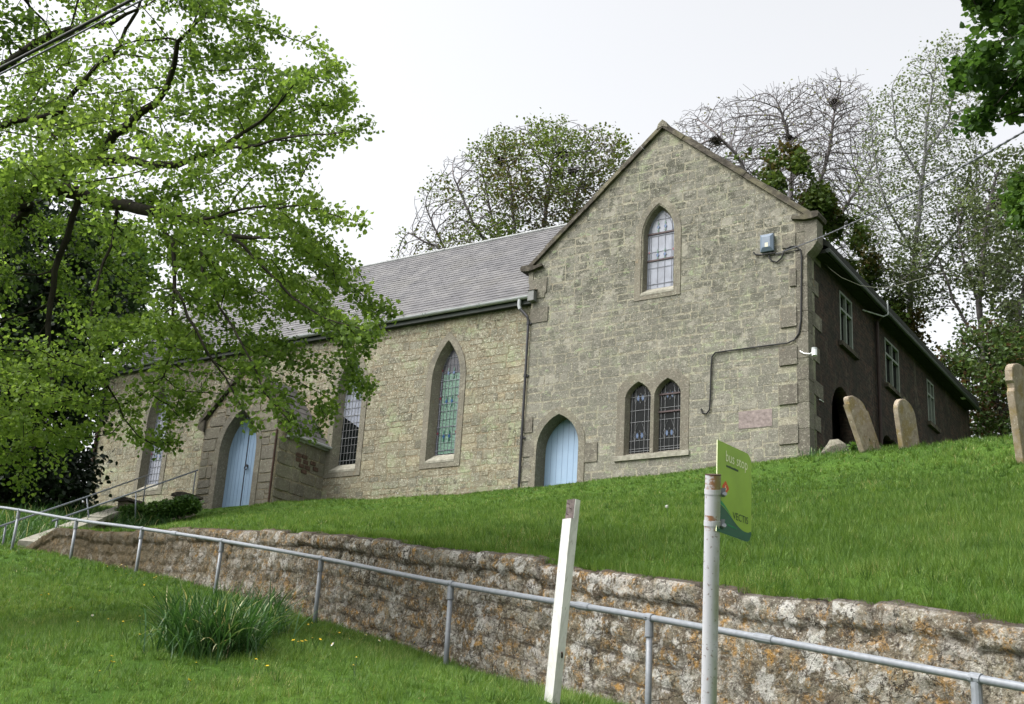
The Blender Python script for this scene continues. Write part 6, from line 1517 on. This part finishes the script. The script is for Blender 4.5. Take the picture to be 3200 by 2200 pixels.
tuft('weeds at the foot of the wing corner beside the fallen stones', [(2560, 1430, 28), (2600, 1422, 27), (2680, 1415, 26)], 300, .26, .013, M_daff, sig=.25)
shrub('small leafy green weed beside the leaning gravestone', [atD(2672, 1398, 26)], .12, 160, .07, M_lf_deep, 15, 'weed', 'weed')
tuft('tufts of dark grass hanging over the wall top beside the bus stop pole', [(2330, 1868), (2380, 1862), (2430, 1885)], 420, .17, .008, M_daff, sig=.10, bend=1.6, spread=.6)
M_yel = plain('buttercup_yellow', (.80, .55, .02), .35, 0, .1, 20, .5); M_daisy = plain('daisy_white', (.75, .74, .72), .7, 0, .05, 20)
def flower(kind, r, label, cat, hgt, group):
    o = empty(kind, (0, 0, 0), label, cat, group); n = 5 if kind == 'buttercup' else 12; mb = MB()
    for k in range(n):
        a = 2*math.pi*k/n; wv = math.pi/n*(.95 if n == 5 else .8); up2 = .35*r if n == 5 else .1*r
        mb.add([(0, 0, hgt), (r*.6*math.cos(a-wv), r*.6*math.sin(a-wv), hgt+up2*.6), (r*math.cos(a), r*math.sin(a), hgt+up2), (r*.6*math.cos(a+wv), r*.6*math.sin(a+wv), hgt+up2*.6)], [(0, 1, 2, 3)])
    p1 = mb.build('petals', M_yel if n == 5 else M_daisy, o, fix=False)
    mb = MB(); mb.tube([(0, 0, -.02), (.004, 0, hgt*.5), (0, 0, hgt)], .0016, 4); mb.tube([(0, 0, hgt), (0, 0, hgt+.3*r)], r*.25, 6); p2 = mb.build('stem', M_daff, o)
    mb = MB(); mb.tube([(0, 0, hgt+.1*r), (0, 0, hgt+.45*r)], [r*.3, r*.2], 7); p3 = mb.build('flower_centre', M_yel, o)
    return o, (p1, p2, p3)
def scatter(kind, r, label, cat, hgt, group, pts, seed):
    R = np.random.default_rng(seed); o, ps = flower(kind, r, label, cat, hgt, group); first = True
    for (x, y) in pts:
        g_ = on_ground(x, y)
        if first: q = o; first = False
        else:
            q = o.copy(); COL.objects.link(q)
            for p in ps: c = p.copy(); COL.objects.link(c); c.parent = q; c.matrix_parent_inverse = Matrix.Identity(4)
        q.location = (g_[0], g_[1], float(g_[2])); q.rotation_euler = (R.normal(0, .35)-.15, R.normal(0, .35), R.uniform(0, 6)); s_ = R.uniform(.8, 1.25); q.scale = (s_, s_, s_)
crop = lambda L: [(x/2.28, 1500+y/2.28) for x, y in L]
c2 = lambda L: [(900+x/2.111, 1500+y/2.111) for x, y in L]
but = crop([(870, 672), (828, 692), (860, 732), (948, 745), (900, 712), (1095, 760), (1045, 770), (410, 808), (330, 848), (303, 868), (530, 972), (540, 1077), (780, 1057), (1000, 1055), (1045, 1085), (867, 1108), (965, 1203), (1137, 890), (1098, 960), (740, 1378), (765, 1366), (775, 1385), (680, 1455), (1403, 1383), (1805, 1382), (2110, 1238), (2140, 1250), (1910, 1408), (1757, 1080), (1808, 1072), (2247, 1205), (2185, 1075), (2028, 998), (2120, 966), (2140, 970), (1295, 1498)]) + c2([(20, 860), (75, 862), (110, 862), (120, 995), (50, 1145), (80, 1157), (180, 1115), (290, 938), (345, 1060), (628, 1010), (632, 1062), (708, 1075), (760, 1058), (880, 1125), (978, 1127), (1022, 1138), (905, 1110)])
dai = crop([(810, 655), (825, 650), (845, 648), (870, 650), (885, 652), (765, 668), (1137, 735), (1185, 738), (1210, 738), (1240, 738), (20, 474), (50, 474), (660, 1010)]) + c2([(280, 962), (350, 965), (355, 1000), (382, 1115), (355, 1135), (495, 1085), (570, 1113), (443, 1270), (432, 1322), (445, 1300), (520, 1022), (590, 1022), (980, 1190), (1045, 1192), (2110, 1425), (2180, 1450), (2240, 1455)])
scatter('buttercup', .014, 'small yellow buttercup in the grass of the roadside bank', 'flower', .088, 'buttercups scattered over the bank', but, 1)
scatter('daisy', .016, 'small white daisy in the grass of the roadside bank', 'flower', .085, 'daisies scattered over the bank', dai, 2)
def clock(px, py, label):
    g_ = on_ground(px, py); mb = MB(); o = empty('dandelion_clock', tuple(g_), label, 'flower'); import random as rd
    R = rd.Random(px); c = g_+np.array([0, 0, .17]); mb.tube([g_-[0, 0, .02], g_+[.01, 0, .09], c], .0025, 4); mb.build('stem', M_daff, o); mb = MB()
    for _ in range(110):
        v = np.array([R.gauss(0, 1), R.gauss(0, 1), R.gauss(0, 1)]); v /= np.linalg.norm(v); mb.tube([c, c+v*.022], [.0005, .0014], 3, cap=False)
    mb.build('seed_head', M_daisy, o, fix=False)
clock(2083, 1625, 'grey white dandelion seed head on a tall stalk left of the bus stop sign'); clock(1241, 1561, 'dandelion seed head in the grass close to the nave wall')
